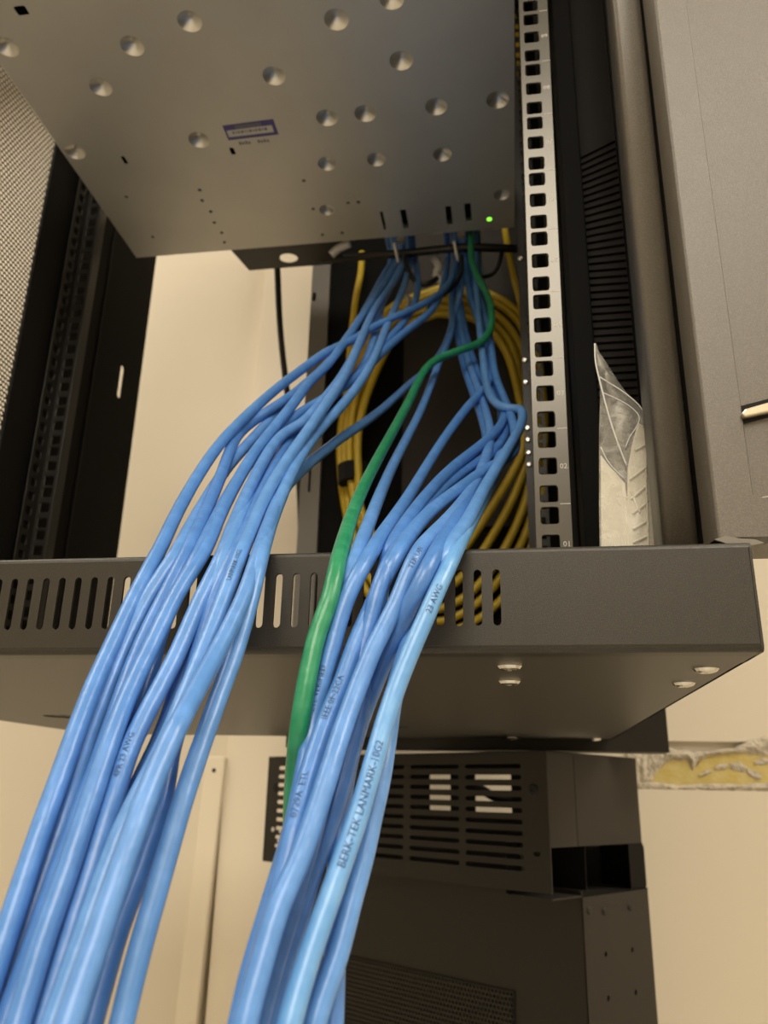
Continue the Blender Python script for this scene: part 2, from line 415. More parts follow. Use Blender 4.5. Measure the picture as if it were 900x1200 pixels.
# right rear rail, seen as a sliver behind the front one
holes = []
for k in range(-1, 18):
    for dz in (.0060, .0222, .0380):
        z = .149+.04445*k+dz
        if ZR0+.01 < z < ZR1-.01: holes.append(rrect(.0282, z-.0046, .0374, z+.0046, .001, 2))
obj('mounting_rail', plate(rect(.0205, ZR0, .040, ZR1), holes, lambda u, v, w: (u, .742+w, v), .0018), M['dark_rail'], CAB)
for y_ in (500, 514, 529, 543, 300, 420, 446):
    c = aY(617, y_, .7385); screw('screw', (.0232, .7418, c.z), (0, -1, 0), .0030, M['chrome'], CAB)
# dark folded profiles between the rail and the right post
obj('inner_profile', box((.0455, .470, .06), (.0590, .50, .97)), M['black'], CAB, bevel=.001)
obj('inner_profile', box((.0400, .520, .06), (.0470, .60, .97)), M['black_soft'], CAB, bevel=.001)
# ribbed side vent
obj('vent_sheet', box((.0612, .5031, .06), (.0902, .508, .97)), M['rib'], CAB)
obj('vent_edge', box((.0888, .494, .06), (.0900, .503, .97)), M['dark_rail'], CAB, bevel=.0004)
nr = 44
for k in range(nr):
    z = .20+k*.0058; tilt = max(0, (z-.35))*5.0
    a = (.0622, z-.0013); b = (.0884, z-.0013+.026*min(tilt, .8))
    V = []
    for (x, zz) in (a, b):
        for dy, dz in ((0, 0), (-.0016, .0006), (-.0016, .0030), (0, .0036)): V.append((x, .503+dy, zz+dz))
    obj('rib', (V, [(0, 1, 2, 3), (4, 5, 6, 7), (0, 1, 5, 4), (1, 2, 6, 5), (2, 3, 7, 6), (3, 0, 4, 7)]), M['rib'], CAB)
# right front post (rolled edge) and the sheet behind
prof = [(.0672, .375), (.0672, .356)]+[(.0702-.0030*math.cos(a), .356-.0030*math.sin(a)) for a in [math.radians(18*i) for i in range(1, 6)]]+[(.0745, .3538), (.0790, .3545), (.0822, .3565)]+[(.0832, .3595), (.0832, .375)]
prof = [(x*1.012, y*1.012) for x, y in prof]
n = len(prof); V = [(x, y, ZT) for x, y in prof]+[(x+.0022, y, .97) for x, y in prof]
po = obj('front_post', (V, [(i, (i+1) % n, n+(i+1) % n, n+i) for i in range(n)]+[tuple(range(n)), tuple(range(n, 2*n))]), M['powder_light'], CAB)
for p in po.data.polygons: p.use_smooth = len(p.vertices) == 4
obj('front_post', box((-.462, .354, ZT), (-.440, .375, .97)), M['powder_light'], CAB, bevel=.002)
# door, to the right of the post
DO = Vector((.086, .346, ZT+.0022))
X0, X1, Z0, Z1 = .0875, .46, ZT+.0010, .97
prof = []
def doorM(u, v, w): return (u, .3435+w, v)
rx0, rz0 = .1035, .121
fr = plate(rect(X0+.0014, Z0+.002, X1, Z1), [rrect(rx0, rz0, X1-.02, Z1-.02, .002, 2)], doorM, .0022)
rim = ([(rx0, .3436, rz0), (X1-.02, .3436, rz0), (X1-.02, .3436, Z1-.02), (rx0, .3436, Z1-.02), (rx0+.0006, .3448, rz0+.0006), (X1-.021, .3448, rz0+.0006), (X1-.021, .3448, Z1-.021), (rx0+.0006, .3448, Z1-.021)], [(4, 5, 6, 7), (0, 1, 5, 4), (1, 2, 6, 5), (2, 3, 7, 6), (3, 0, 4, 7)])
door = obj('door', fr, M['powder_light'], CAB)
obj('door_panel', rim, M['powder_light'], door)
rr = .0018
a_ = [(X0+rr-rr*math.sin(t), .3435+rr-rr*math.cos(t)) for t in [math.radians(12*q) for q in range(7)]]+[(X0-.0030, .3560), (X0-.0022, .358), (X0+.004, .372)]
na = len(a_)
ed = obj('door_edge', join(([(x, y, Z0+.002) for x, y in a_]+[(x, y, Z1) for x, y in a_], [(i, i+1, i+na+1, i+na) for i in range(na-1)]),
    ([(X0+.002, .3437, Z0+.0022), (X1, .3437, Z0+.0022), (X1, .3475, Z0), (X0+.001, .3475, Z0), (X1, .371, Z0), (X0+.001, .371, Z0)], [(0, 1, 2, 3), (3, 2, 4, 5)])), M['powder_light'], door)
for p in ed.data.polygons: p.use_smooth = abs(p.normal.z) < .1
# handle over a flat black patch that paints the shade of its recess
hp = [aY(x, y, .3425) for x, y in ((867, 487), (872, 481), (900, 473), (930, 465), (985, 452), (985, 462), (930, 477), (900, 485), (872, 491))]
obj('handle', prism([(p.x, p.z) for p in hp], lambda u, v, w: (u, .3405+w, v), .003), M['brass'], door, bevel=.0008)
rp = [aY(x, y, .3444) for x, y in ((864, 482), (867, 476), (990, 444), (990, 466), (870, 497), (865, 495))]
obj('recess_shade_patch', prism([(p.x, p.z) for p in rp], lambda u, v, w: (u, .3444+w, v), .0003), M['hole'], door)
# chipped bright scratches at the recess corner and the bottom edge
for pts in ([(876, 586), (882, 584), (890, 584), (900, 582), (930, 580)],):
    obj('scratch', tube([aY(x, y, .3446) for x, y in pts], .00022, 5), M['print'], door)
pl = [(837, 632), (850, 628), (868, 631), (885, 632), (896, 636), (880, 639), (855, 638)]
P = [aY(x, y, .3432) for x, y in pl]
obj('door_shim', prism([(p.x, p.z) for p in P], lambda u, v, w: (u, .3432+w, v), .001), M['grey_post'], door)
# left side: perforated sheet, frame, rear rail, solid sheet with a slot
obj('perforated_side', perf(.40, .12, .640, .96, .0046, .0046, .00188, lambda u, v, w: (XL+w, u, v), .0005), M['powder_light'], CAB)['kind'] = 'stuff'
obj('side_frame', box((XL-.001, .634, ZB), (XL+.003, .680, .98)), M['black_soft'], CAB, bevel=.001)
vf = plate(rect(.680, ZB+.002, YB, .98), [rrect(.8325, .450, .8415, .494, .004, 4)], lambda u, v, w: (XL+w, u, v), .0014)
obj('side_sheet', vf, M['black'], CAB)
obj('side_fold', box((XL+.0014, .771, ZB+.002), (XL+.0026, .774, .98)), M['black_soft'], CAB)
holes = []
zz = .12
while zz < .95:
    holes.append(rrect(.6845, zz-.0045, .6935, zz+.0045, .002, 2)); zz += .0148
obj('rail_flange', plate(rect(.6795, .1, .7015, .96), holes, lambda u, v, w: (-.4610+w, u, v), .0014), M['dark_rail'], CAB, bevel=.0003)
holes = []
for k in range(-1, 18):
    for dz in (.0060, .0222, .0380):
        z = .149+.04445*k+dz
        if .11 < z < .95: holes.append(rrect(-.4560, z-.0048, -.4465, z+.0048, .001, 2))
obj('mounting_rail', plate(rect(-.4600, .1, -.4430, .96), holes, lambda u, v, w: (u, .7015+w, v), .0016), M['dark_rail'], CAB, bevel=.0004)
obj('rail_flange', box((-.4446, .7033, .1), (-.4430, .716, .96)), M['dark_rail'], CAB)
# rear: grey post, black back, grey plate
vf = plate(rect(-.2400, ZB+.002, -.2160, .98), [rrect(-.2300, .333, -.2275, .362, .001, 2), rrect(-.2380, .595, -.2335, .607, .001, 2)], lambda u, v, w: (u, .8755+w, v), .008)
obj('rear_post', vf, M['grey_post'], CAB, bevel=.001)
obj('back_sheet', box((-.2155, .884, ZB), (XR-.0015, .8865, .98)), M['black'], CAB)
obj('mounting_plate', box((-.119, .8785, .285), (.0480, .8835, .93)), M['greyplate'], CAB, bevel=.001)
obj('wall_frame', join(box((-.2425, .8875, .0440), (.1555, .925, .98)), box((-.10, .925, .3), (-.02, 1.178, .9))), M['box_side'], CAB)

# cable tray behind the device
TR = empty('cable_tray', (-.25, .80, .60), 'short black steel cable tray with a round hole behind the silver device', 'cable tray')
zt = .600
c0, c1, c2, c3 = aZ(283, 299, zt), aZ(292, 317, zt), aZ(400, 309, zt), aZ(400, 285, zt)
hc = aZ(338, 303, zt)
vf = plate([(c1.x, c1.y), (c2.x, c1.y), (c3.x, .7575), (c0.x-.012, .7575)], [circ(hc.x, hc.y, .0115, 18, .0095)], lambda u, v, w: (u, v, zt+w), .0015)
obj('tray', vf, M['powder'], TR)
obj('tray_lip', box((c0.x-.012, .7575, zt+.0015), (c3.x, .759, zt+.02)), M['powder'], TR)

# ================================================================== THE SILVER DEVICE
ZD = .590; DX0, DX1, DY0, DY1 = -.4214, .0186, .400, .756
DEV = empty('network_switch', (-.2, .6, ZD), 'silver steel network switch seen from underneath at the top of the cabinet', 'network switch')
dim = [(-.4057, .4684), (-.2993, .4818), (-.2426, .4659), (-.3461, .5181), (-.4086, .5885), (-.2814, .5894), (-.1237, .4803), (-.0766, .4678), (-.189, .5269), (-.0768, .5259), (-.1531, .5787), (-.1169, .5783), (-.0517, .5789), (.0036, .5784), (-.1657, .636), (-.116, .6366), (-.0512, .6381), (.0056, .7022), (-.1804, .7025)]
small = [(-.387, .6562), (-.3866, .7226), (-.3057, .6561), (-.3087, .6714), (-.3057, .6894), (-.3083, .7074), (-.3058, .7252), (-.3084, .7415), (-.1943, .6565), (-.1946, .6993), (-.1556, .6949), (-.1445, .6949), (-.194, .7422), (-.1715, .742)]
tiny = [(-.0700, .690), (-.0800, .690)]
vents = [(-.1230, .7275, .0032, .030), (-.0995, .7275, .0062, .030), (-.0512, .728, .0062, .030), (-.0305, .7258, .0066, .029)]
rd = .0100
holes = [circ(x, y, rd if y < .6 else rd*.88, 24) for x, y in dim if x+rd < DX1-.001 or True]
holes = []
dims = []
for x, y in dim:
    rr = rd if y < .62 else (rd*.92 if y < .68 else rd*.82)
    x = min(x, DX1-rr-.0008); dims.append((x, y, rr)); holes.append(circ(x, y, rr, 24))
holes += [circ(x, y, .0021, 10) for x, y in small]+[circ(x, y, .0008, 8) for x, y in tiny]
holes += [rect(x-w/2, y-h/2, x+w/2, y+h/2) for x, y, w, h in vents]
holes += [rrect(-.367, .600, -.363, .611, .0012, 2), rrect(-.2560, .603, -.2515, .6125, .0012, 2), rrect(-.3790, .4345, -.3690, .4430, .0015, 2), circ(-.0083, .7395, .0030, 12)]
obj('bottom_cover', plate(rect(DX0, DY0, DX1, DY1), holes, lambda u, v, w: (u, v, ZD+w), .001), M['zinc'], DEV)
V, Fc = box((DX0, DY0, ZD+.001), (DX1, DY1, ZD+.044)); 
obj('casing', (V, [f for f in Fc if f != (0, 1, 3, 2)]), M['zinc'], DEV, bevel=0)
obj('dark_liner', box((DX0+.004, DY0+.004, ZD+.014), (DX1-.004, DY1-.004, ZD+.016)), M['hole'], DEV)  # void-black sheet standing in for the unlit inside of the casing
# front ears on the rails
obj('rack_ear', box((DX1, .4205, ZD), (.0420, .4228, ZD+.044)), M['zinc'], DEV)
# embossed stand-offs pressed up into the cover (one mesh, copied)
def dimple_vf():
    pr = [(1, 0), (.96, .08), (.25, .62), (.14, .67), (.0001, .68)]; n = 24; V = []; Fc = []
    for q, h in pr:
        for k in range(n): V.append((q*math.cos(2*math.pi*k/n), q*math.sin(2*math.pi*k/n), h))
    for i in range(len(pr)-1):
        for k in range(n): Fc.append((i*n+k, i*n+(k+1) % n, (i+1)*n+(k+1) % n, (i+1)*n+k))
    return V, Fc
dm = None
for x, y, rr in dims:
    if dm is None:
        d0 = obj('embossed_standoff', dimple_vf(), M['dimple'], None, smooth=True); dm = d0
        o = d0
    else:
        o = dm.copy(); COL.objects.link(o)
    o.parent = DEV; o.location = Vector((x, y, ZD+.0002))-root_of(DEV); o.scale = (rr, rr, rr*.85)
# stand-off pin in the middle of each
# sticker
def dv(px, py, lift=.0): p = aZ(px, py, ZD); return Vector((p.x, p.y, ZD-lift))
def quad(name, pts, m, parent, lift):
    V = [Vector((x, y, ZD-lift)) for x, y in pts]+[Vector((x, y, ZD-lift+.00008)) for x, y in pts]
    return obj(name, (V, [(0, 1, 2, 3), (4, 5, 6, 7), (0, 1, 5, 4), (1, 2, 6, 5), (2, 3, 7, 6), (3, 0, 4, 7)]), m, parent)
A, B, C_, D_ = (-.2530, .5750), (-.2030, .5735), (-.2030, .5925), (-.2530, .5935)
lerp = lambda p, q, t: (p[0]*(1-t)+q[0]*t, p[1]*(1-t)+q[1]*t)
def lab(u, v): return lerp(lerp(A, B, u), lerp(D_, C_, u), v)
st = quad('sticker', [lab(0, 0), lab(1, 0), lab(1, 1), lab(0, 1)], M['label_purple'], DEV, .00012)
quad('white_band', [lab(.04, .36), lab(.93, .36), lab(.93, .80), lab(.04, .80)], M['label_white'], st, .00022)
quad('grey_band', [lab(.22, .10), lab(.74, .10), lab(.74, .34), lab(.22, .34)], M['label_grey'], st, .00022)
k = 0
u = .14
while u < .82:
    w = random.choice((.02, .035, .05)); quad('print_mark', [lab(u, .46), lab(u+w, .46), lab(u+w, .62), lab(u, .62)], M['label_grey'], st, .0003); u += w+.025
for (x0, n) in ((-.2440, 4), (-.2255, 4)):
    for i in range(n):
        x = x0+i*.0030; obj('stamped_mark', box((x, .5965+.001*(i % 2), ZD-.00012), (x+.0021, .6005, ZD-.00004)), M['label_grey'], DEV)
obj('status_light', prism(circ(-.0083, .7395, .0024, 12), lambda u, v, w: (u, v, ZD+.0002+w), .0012), M['led'], DEV)
# two cable manager clips and latch tabs under the rear edge
for px, py in ((470, 283), (541, 277)):
    c = aY(px, py, .762)
    obj('port_tab', box((c.x-.0045, .757, c.z-.0025), (c.x+.0045, .763, c.z+.003)), M['grey_post'], DEV, bevel=.0006)
for px, py in ((464, 291), (534, 289)):
    a, b = aY(px-2, py-6, .768), aY(px+3, py+17, .774)
    obj('port_latch', tube([a, a.lerp(b, .5)+Vector((.0, .002, 0)), b], .0018, 8), M['zinc'], DEV)

# ================================================================== CABLES
CABLE_PATHS = {
'A1': [(-0.0485,0.7570,0.6120), (-0.0485,0.7750,0.6180), (-0.0485,0.7948,0.5870), (-0.0490,0.7663,0.5488), (-0.0513,0.7403,0.5154), (-0.0577,0.7186,0.4895), (-0.0662,0.7007,0.4691), (-0.0752,0.6850,0.4524), (-0.0857,0.6687,0.4359), (-0.0986,0.6493,0.4165), (-0.1104,0.6282,0.3960), (-0.1178,0.6071,0.3762), (-0.1237,0.5869,0.3576), (-0.1307,0.5683,0.3412), (-0.1376,0.5516,0.3258), (-0.1437,0.5366,0.3099), (-0.1489,0.5215,0.2937), (-0.1530,0.5049,0.2774), (-0.1561,0.4855,0.2591), (-0.1591,0.4644,0.2384), (-0.1625,0.4463,0.2192), (-0.1653,0.4314,0.2024), (-0.1669,0.4155,0.1842), (-0.1671,0.3969,0.1623), (-0.1649,0.3763,0.1403), (-0.1599,0.3547,0.1212), (-0.1547,0.3350,0.1043), (-0.1523,0.3203,0.0894), (-0.1515,0.3092,0.0755), (-0.1509,0.2990,0.0613), (-0.1501,0.2894,0.0479), (-0.1491,0.2807,0.0363), (-0.1476,0.2726,0.0257), (-0.1461,0.2655,0.0159), (-0.1449,0.2596,0.0069), (-0.1438,0.2540,-0.0014), (-0.1429,0.2486,-0.0101), (-0.1422,0.2434,-0.0202), (-0.1414,0.2384,-0.0300), (-0.1407,0.2341,-0.0384), (-0.1400,0.2302,-0.0461), (-0.1393,0.2263,-0.0533), (-0.1386,0.2225,-0.0602)],
'A2': [(-0.1218,0.7570,0.6120), (-0.1218,0.7750,0.6180), (-0.1218,0.8052,0.6013), (-0.1267,0.7703,0.5536), (-0.1306,0.7342,0.5066), (-0.1331,0.6935,0.4574), (-0.1341,0.6456,0.4057), (-0.1355,0.5966,0.3568), (-0.1386,0.5572,0.3172), (-0.1433,0.5266,0.2865), (-0.1476,0.4999,0.2602), (-0.1509,0.4780,0.2377), (-0.1545,0.4597,0.2177), (-0.1581,0.4411,0.1972), (-0.1599,0.4221,0.1776), (-0.1589,0.4041,0.1604), (-0.1563,0.3863,0.1448), (-0.1527,0.3678,0.1300), (-0.1487,0.3500,0.1164), (-0.1452,0.3350,0.1047), (-0.1439,0.3240,0.0941), (-0.1453,0.3160,0.0831), (-0.1472,0.3092,0.0720), (-0.1482,0.3028,0.0608), (-0.1484,0.2959,0.0494), (-0.1478,0.2885,0.0376), (-0.1468,0.2813,0.0268), (-0.1457,0.2754,0.0187), (-0.1446,0.2704,0.0112), (-0.1431,0.2650,0.0027), (-0.1415,0.2593,-0.0064), (-0.1409,0.2540,-0.0161), (-0.1406,0.2493,-0.0253), (-0.1402,0.2455,-0.0327), (-0.1401,0.2423,-0.0395), (-0.1402,0.2392,-0.0461), (-0.1402,0.2363,-0.0523), (-0.1400,0.2335,-0.0579), (-0.1398,0.2311,-0.0633)],
'A3': [(-0.1167,0.7570,0.6120), (-0.1167,0.7750,0.6180), (-0.1167,0.7987,0.5961), (-0.1187,0.7659,0.5527), (-0.1216,0.7321,0.5098), (-0.1273,0.6957,0.4658), (-0.1316,0.6541,0.4200), (-0.1314,0.6091,0.3745), (-0.1315,0.5678,0.3341), (-0.1359,0.5355,0.3016), (-0.1410,0.5105,0.2765), (-0.1439,0.4918,0.2593), (-0.1473,0.4779,0.2465), (-0.1531,0.4676,0.2352), (-0.1592,0.4597,0.2253), (-0.1628,0.4512,0.2154), (-0.1635,0.4399,0.2032), (-0.1610,0.4253,0.1877), (-0.1573,0.4090,0.1709), (-0.1540,0.3925,0.1542), (-0.1508,0.3767,0.1390), (-0.1472,0.3618,0.1266), (-0.1436,0.3478,0.1154), (-0.1406,0.3350,0.1047), (-0.1390,0.3245,0.0941), (-0.1390,0.3162,0.0829), (-0.1396,0.3086,0.0714), (-0.1401,0.3012,0.0601), (-0.1401,0.2942,0.0493), (-0.1394,0.2873,0.0393), (-0.1381,0.2800,0.0294), (-0.1367,0.2724,0.0188), (-0.1356,0.2656,0.0086), (-0.1348,0.2592,-0.0007), (-0.1342,0.2533,-0.0099), (-0.1340,0.2480,-0.0199), (-0.1338,0.2432,-0.0291), (-0.1335,0.2395,-0.0362), (-0.1333,0.2362,-0.0427), (-0.1335,0.2330,-0.0496), (-0.1336,0.2302,-0.0556), (-0.1335,0.2282,-0.0592), (-0.1335,0.2270,-0.0619)],
'A4': [(-0.1121,0.7570,0.6120), (-0.1121,0.7750,0.6180), (-0.1121,0.7942,0.5924), (-0.1162,0.7656,0.5550), (-0.1200,0.7348,0.5169), (-0.1242,0.7007,0.4763), (-0.1272,0.6626,0.4343), (-0.1283,0.6211,0.3922), (-0.1281,0.5816,0.3540), (-0.1279,0.5505,0.3240), (-0.1293,0.5304,0.3033), (-0.1321,0.5167,0.2891), (-0.1346,0.5037,0.2761), (-0.1357,0.4887,0.2608), (-0.1361,0.4723,0.2443), (-0.1374,0.4579,0.2289), (-0.1397,0.4463,0.2151), (-0.1420,0.4353,0.2018), (-0.1437,0.4230,0.1878), (-0.1442,0.4092,0.1723), (-0.1436,0.3946,0.1567), (-0.1421,0.3792,0.1415), (-0.1391,0.3624,0.1267), (-0.1351,0.3454,0.1132), (-0.1321,0.3303,0.1002), (-0.1323,0.3182,0.0873), (-0.1335,0.3081,0.0743), (-0.1338,0.2984,0.0609), (-0.1338,0.2892,0.0485), (-0.1336,0.2811,0.0381), (-0.1331,0.2738,0.0289), (-0.1321,0.2672,0.0209), (-0.1312,0.2614,0.0128), (-0.1303,0.2555,0.0036), (-0.1294,0.2496,-0.0058), (-0.1287,0.2444,-0.0148), (-0.1283,0.2398,-0.0236), (-0.1282,0.2354,-0.0321), (-0.1281,0.2311,-0.0407), (-0.1277,0.2269,-0.0496), (-0.1273,0.2234,-0.0569), (-0.1270,0.2215,-0.0605), (-0.1268,0.2205,-0.0628)],
'A5': [(-0.1087,0.7570,0.6120), (-0.1087,0.7750,0.6180), (-0.1087,0.7993,0.5958), (-0.1116,0.7664,0.5521), (-0.1142,0.7346,0.5111), (-0.1166,0.7034,0.4725), (-0.1182,0.6677,0.4320), (-0.1184,0.6242,0.3871), (-0.1172,0.5791,0.3438), (-0.1160,0.5420,0.3086), (-0.1159,0.5136,0.2812), (-0.1170,0.4914,0.2600), (-0.1190,0.4744,0.2432), (-0.1217,0.4622,0.2296), (-0.1255,0.4539,0.2193), (-0.1303,0.4470,0.2117), (-0.1345,0.4388,0.2029), (-0.1365,0.4272,0.1897), (-0.1367,0.4135,0.1746), (-0.1358,0.3991,0.1595), (-0.1340,0.3838,0.1446), (-0.1311,0.3671,0.1298), (-0.1275,0.3498,0.1158), (-0.1241,0.3350,0.1037), (-0.1224,0.3239,0.0928), (-0.1226,0.3153,0.0819), (-0.1234,0.3073,0.0704), (-0.1237,0.2991,0.0581), (-0.1240,0.2914,0.0467), (-0.1246,0.2848,0.0376), (-0.1252,0.2786,0.0294), (-0.1258,0.2726,0.0212), (-0.1262,0.2669,0.0127), (-0.1258,0.2613,0.0035), (-0.1251,0.2556,-0.0058), (-0.1246,0.2505,-0.0149), (-0.1242,0.2458,-0.0240), (-0.1241,0.2412,-0.0332), (-0.1240,0.2369,-0.0423), (-0.1241,0.2329,-0.0512), (-0.1241,0.2297,-0.0582), (-0.1240,0.2280,-0.0619), (-0.1240,0.2270,-0.0643)],
'A6': [(-0.1039,0.7570,0.6120), (-0.1039,0.7750,0.6180), (-0.1039,0.7935,0.5911), (-0.1073,0.7646,0.5533), (-0.1108,0.7348,0.5163), (-0.1153,0.7035,0.4800), (-0.1184,0.6692,0.4425), (-0.1176,0.6293,0.4017), (-0.1146,0.5852,0.3589), (-0.1119,0.5437,0.3185), (-0.1108,0.5127,0.2868), (-0.1111,0.4893,0.2631), (-0.1121,0.4687,0.2423), (-0.1142,0.4505,0.2222), (-0.1168,0.4355,0.2045), (-0.1188,0.4217,0.1890), (-0.1203,0.4081,0.1741), (-0.1216,0.3944,0.1588), (-0.1219,0.3809,0.1441), (-0.1205,0.3669,0.1308), (-0.1182,0.3525,0.1185), (-0.1159,0.3391,0.1079), (-0.1142,0.3272,0.0972), (-0.1133,0.3165,0.0848), (-0.1129,0.3067,0.0716), (-0.1128,0.2971,0.0583), (-0.1126,0.2880,0.0460), (-0.1124,0.2798,0.0353), (-0.1122,0.2723,0.0259), (-0.1122,0.2659,0.0175), (-0.1128,0.2608,0.0100), (-0.1137,0.2562,0.0033), (-0.1146,0.2518,-0.0030), (-0.1153,0.2479,-0.0090), (-0.1159,0.2439,-0.0159), (-0.1164,0.2392,-0.0251), (-0.1168,0.2340,-0.0354), (-0.1174,0.2290,-0.0464), (-0.1179,0.2248,-0.0553), (-0.1177,0.2224,-0.0597), (-0.1176,0.2212,-0.0624)],
'A7': [(-0.0365,0.7570,0.6120), (-0.0365,0.7750,0.6180), (-0.0365,0.8344,0.6150), (-0.0391,0.7984,0.5653), (-0.0414,0.7640,0.5198), (-0.0457,0.7643,0.5009), (-0.0498,0.7603,0.4805), (-0.0539,0.7530,0.4586), (-0.0592,0.7459,0.4385), (-0.0652,0.7214,0.4110), (-0.0720,0.7022,0.3896), (-0.0784,0.6879,0.3746), (-0.0852,0.6723,0.3589), (-0.0902,0.6290,0.3256), (-0.0944,0.5846,0.2925), (-0.0987,0.5496,0.2669), (-0.1025,0.5225,0.2475), (-0.1064,0.5088,0.2366), (-0.1093,0.4981,0.2281), (-0.1113,0.4884,0.2205), (-0.1129,0.4782,0.2125), (-0.1150,0.4658,0.2029), (-0.1171,0.4524,0.1925), (-0.1186,0.4384,0.1819), (-0.1190,0.4231,0.1709), (-0.1191,0.4098,0.1611), (-0.1177,0.3936,0.1492), (-0.1142,0.3721,0.1335), (-0.1105,0.3520,0.1181), (-0.1074,0.3350,0.1047), (-0.1052,0.3218,0.0927), (-0.1040,0.3116,0.0814), (-0.1035,0.3016,0.0695), (-0.1040,0.2905,0.0562), (-0.1043,0.2784,0.0436), (-0.1037,0.2658,0.0331), (-0.1028,0.2546,0.0243), (-0.1020,0.2454,0.0171), (-0.1023,0.2399,0.0103), (-0.1025,0.2342,0.0028), (-0.1023,0.2281,-0.0050), (-0.1021,0.2226,-0.0130), (-0.1019,0.2173,-0.0209), (-0.1017,0.2122,-0.0289), (-0.1015,0.2074,-0.0368), (-0.1014,0.2026,-0.0444), (-0.1013,0.1988,-0.0505), (-0.1013,0.1970,-0.0538), (-0.1012,0.1959,-0.0559)],
'A8': [(-0.1017,0.7570,0.6120), (-0.1017,0.7750,0.6180), (-0.1017,0.8078,0.6014), (-0.1011,0.7703,0.5514), (-0.1010,0.7304,0.5016), (-0.1023,0.6845,0.4489), (-0.1020,0.6324,0.3955), (-0.0993,0.5825,0.3480), (-0.0982,0.5445,0.3112), (-0.1000,0.5176,0.2829), (-0.1030,0.4956,0.2596), (-0.1066,0.4775,0.2407), (-0.1107,0.4638,0.2254), (-0.1140,0.4514,0.2115), (-0.1159,0.4378,0.1975), (-0.1164,0.4232,0.1834), (-0.1162,0.4085,0.1690), (-0.1159,0.3940,0.1537), (-0.1145,0.3782,0.1381), (-0.1115,0.3594,0.1225), (-0.1076,0.3405,0.1082), (-0.1044,0.3260,0.0969), (-0.1027,0.3171,0.0876), (-0.1020,0.3112,0.0785), (-0.1019,0.3061,0.0688), (-0.1022,0.3007,0.0578), (-0.1027,0.2952,0.0472), (-0.1033,0.2900,0.0384), (-0.1037,0.2843,0.0300), (-0.1038,0.2781,0.0210), (-0.1041,0.2723,0.0120), (-0.1043,0.2667,0.0032), (-0.1043,0.2612,-0.0055), (-0.1043,0.2561,-0.0146), (-0.1044,0.2514,-0.0237), (-0.1045,0.2469,-0.0326), (-0.1047,0.2427,-0.0414), (-0.1047,0.2385,-0.0507), (-0.1045,0.2351,-0.0583), (-0.1044,0.2332,-0.0621), (-0.1044,0.2322,-0.0644)],
'B1': [(-0.0986,0.7570,0.6120), (-0.0986,0.7750,0.6180), (-0.0986,0.8156,0.6068), (-0.0919,0.7827,0.5616), (-0.0871,0.7513,0.5204), (-0.0856,0.7221,0.4844), (-0.0870,0.6926,0.4505), (-0.0915,0.6603,0.4161), (-0.0965,0.6276,0.3834), (-0.1001,0.5976,0.3543), (-0.1039,0.5728,0.3296), (-0.1084,0.5514,0.3072), (-0.1134,0.5318,0.2873), (-0.1195,0.5148,0.2716), (-0.1251,0.4988,0.2569), (-0.1288,0.4832,0.2405), (-0.1312,0.4673,0.2230), (-0.1322,0.4491,0.2035), (-0.1317,0.4293,0.1836), (-0.1302,0.4097,0.1650), (-0.1278,0.3903,0.1476), (-0.1242,0.3701,0.1309), (-0.1203,0.3506,0.1159), (-0.1179,0.3350,0.1039), (-0.1171,0.3241,0.0935), (-0.1177,0.3167,0.0828), (-0.1186,0.3107,0.0719), (-0.1191,0.3055,0.0609), (-0.1191,0.3004,0.0502), (-0.1185,0.2952,0.0402), (-0.1176,0.2894,0.0306), (-0.1171,0.2834,0.0211), (-0.1166,0.2780,0.0121), (-0.1151,0.2730,0.0037), (-0.1137,0.2679,-0.0044), (-0.1133,0.2634,-0.0123), (-0.1137,0.2591,-0.0207), (-0.1146,0.2546,-0.0302), (-0.1156,0.2502,-0.0398), (-0.1159,0.2461,-0.0490), (-0.1159,0.2426,-0.0567), (-0.1158,0.2401,-0.0617), (-0.1158,0.2385,-0.0657)],
'B2': [(-0.0587,0.7570,0.6120), (-0.0587,0.7750,0.6180), (-0.0587,0.8130,0.6013), (-0.0591,0.7751,0.5500), (-0.0602,0.7412,0.5063), (-0.0626,0.7138,0.4739), (-0.0673,0.6894,0.4469), (-0.0754,0.6637,0.4204), (-0.0840,0.6366,0.3939), (-0.0910,0.6086,0.3668), (-0.0963,0.5829,0.3422), (-0.0998,0.5631,0.3232), (-0.1036,0.5457,0.3061), (-0.1090,0.5268,0.2875), (-0.1154,0.5068,0.2686), (-0.1235,0.4875,0.2508), (-0.1317,0.4718,0.2352), (-0.1382,0.4600,0.2216), (-0.1431,0.4486,0.2080), (-0.1462,0.4356,0.1934), (-0.1474,0.4210,0.1781), (-0.1470,0.4055,0.1628), (-0.1453,0.3891,0.1479), (-0.1422,0.3716,0.1335), (-0.1382,0.3528,0.1190), (-0.1345,0.3350,0.1046), (-0.1329,0.3216,0.0913), (-0.1341,0.3127,0.0784), (-0.1358,0.3067,0.0669), (-0.1362,0.3025,0.0581), (-0.1358,0.2988,0.0499), (-0.1355,0.2945,0.0409), (-0.1349,0.2896,0.0322), (-0.1340,0.2846,0.0250), (-0.1331,0.2794,0.0174), (-0.1326,0.2738,0.0079), (-0.1322,0.2678,-0.0021), (-0.1321,0.2622,-0.0114), (-0.1323,0.2571,-0.0212), (-0.1327,0.2519,-0.0322), (-0.1331,0.2469,-0.0431), (-0.1334,0.2425,-0.0530), (-0.1336,0.2390,-0.0608), (-0.1336,0.2371,-0.0651), (-0.1336,0.2359,-0.0680)],
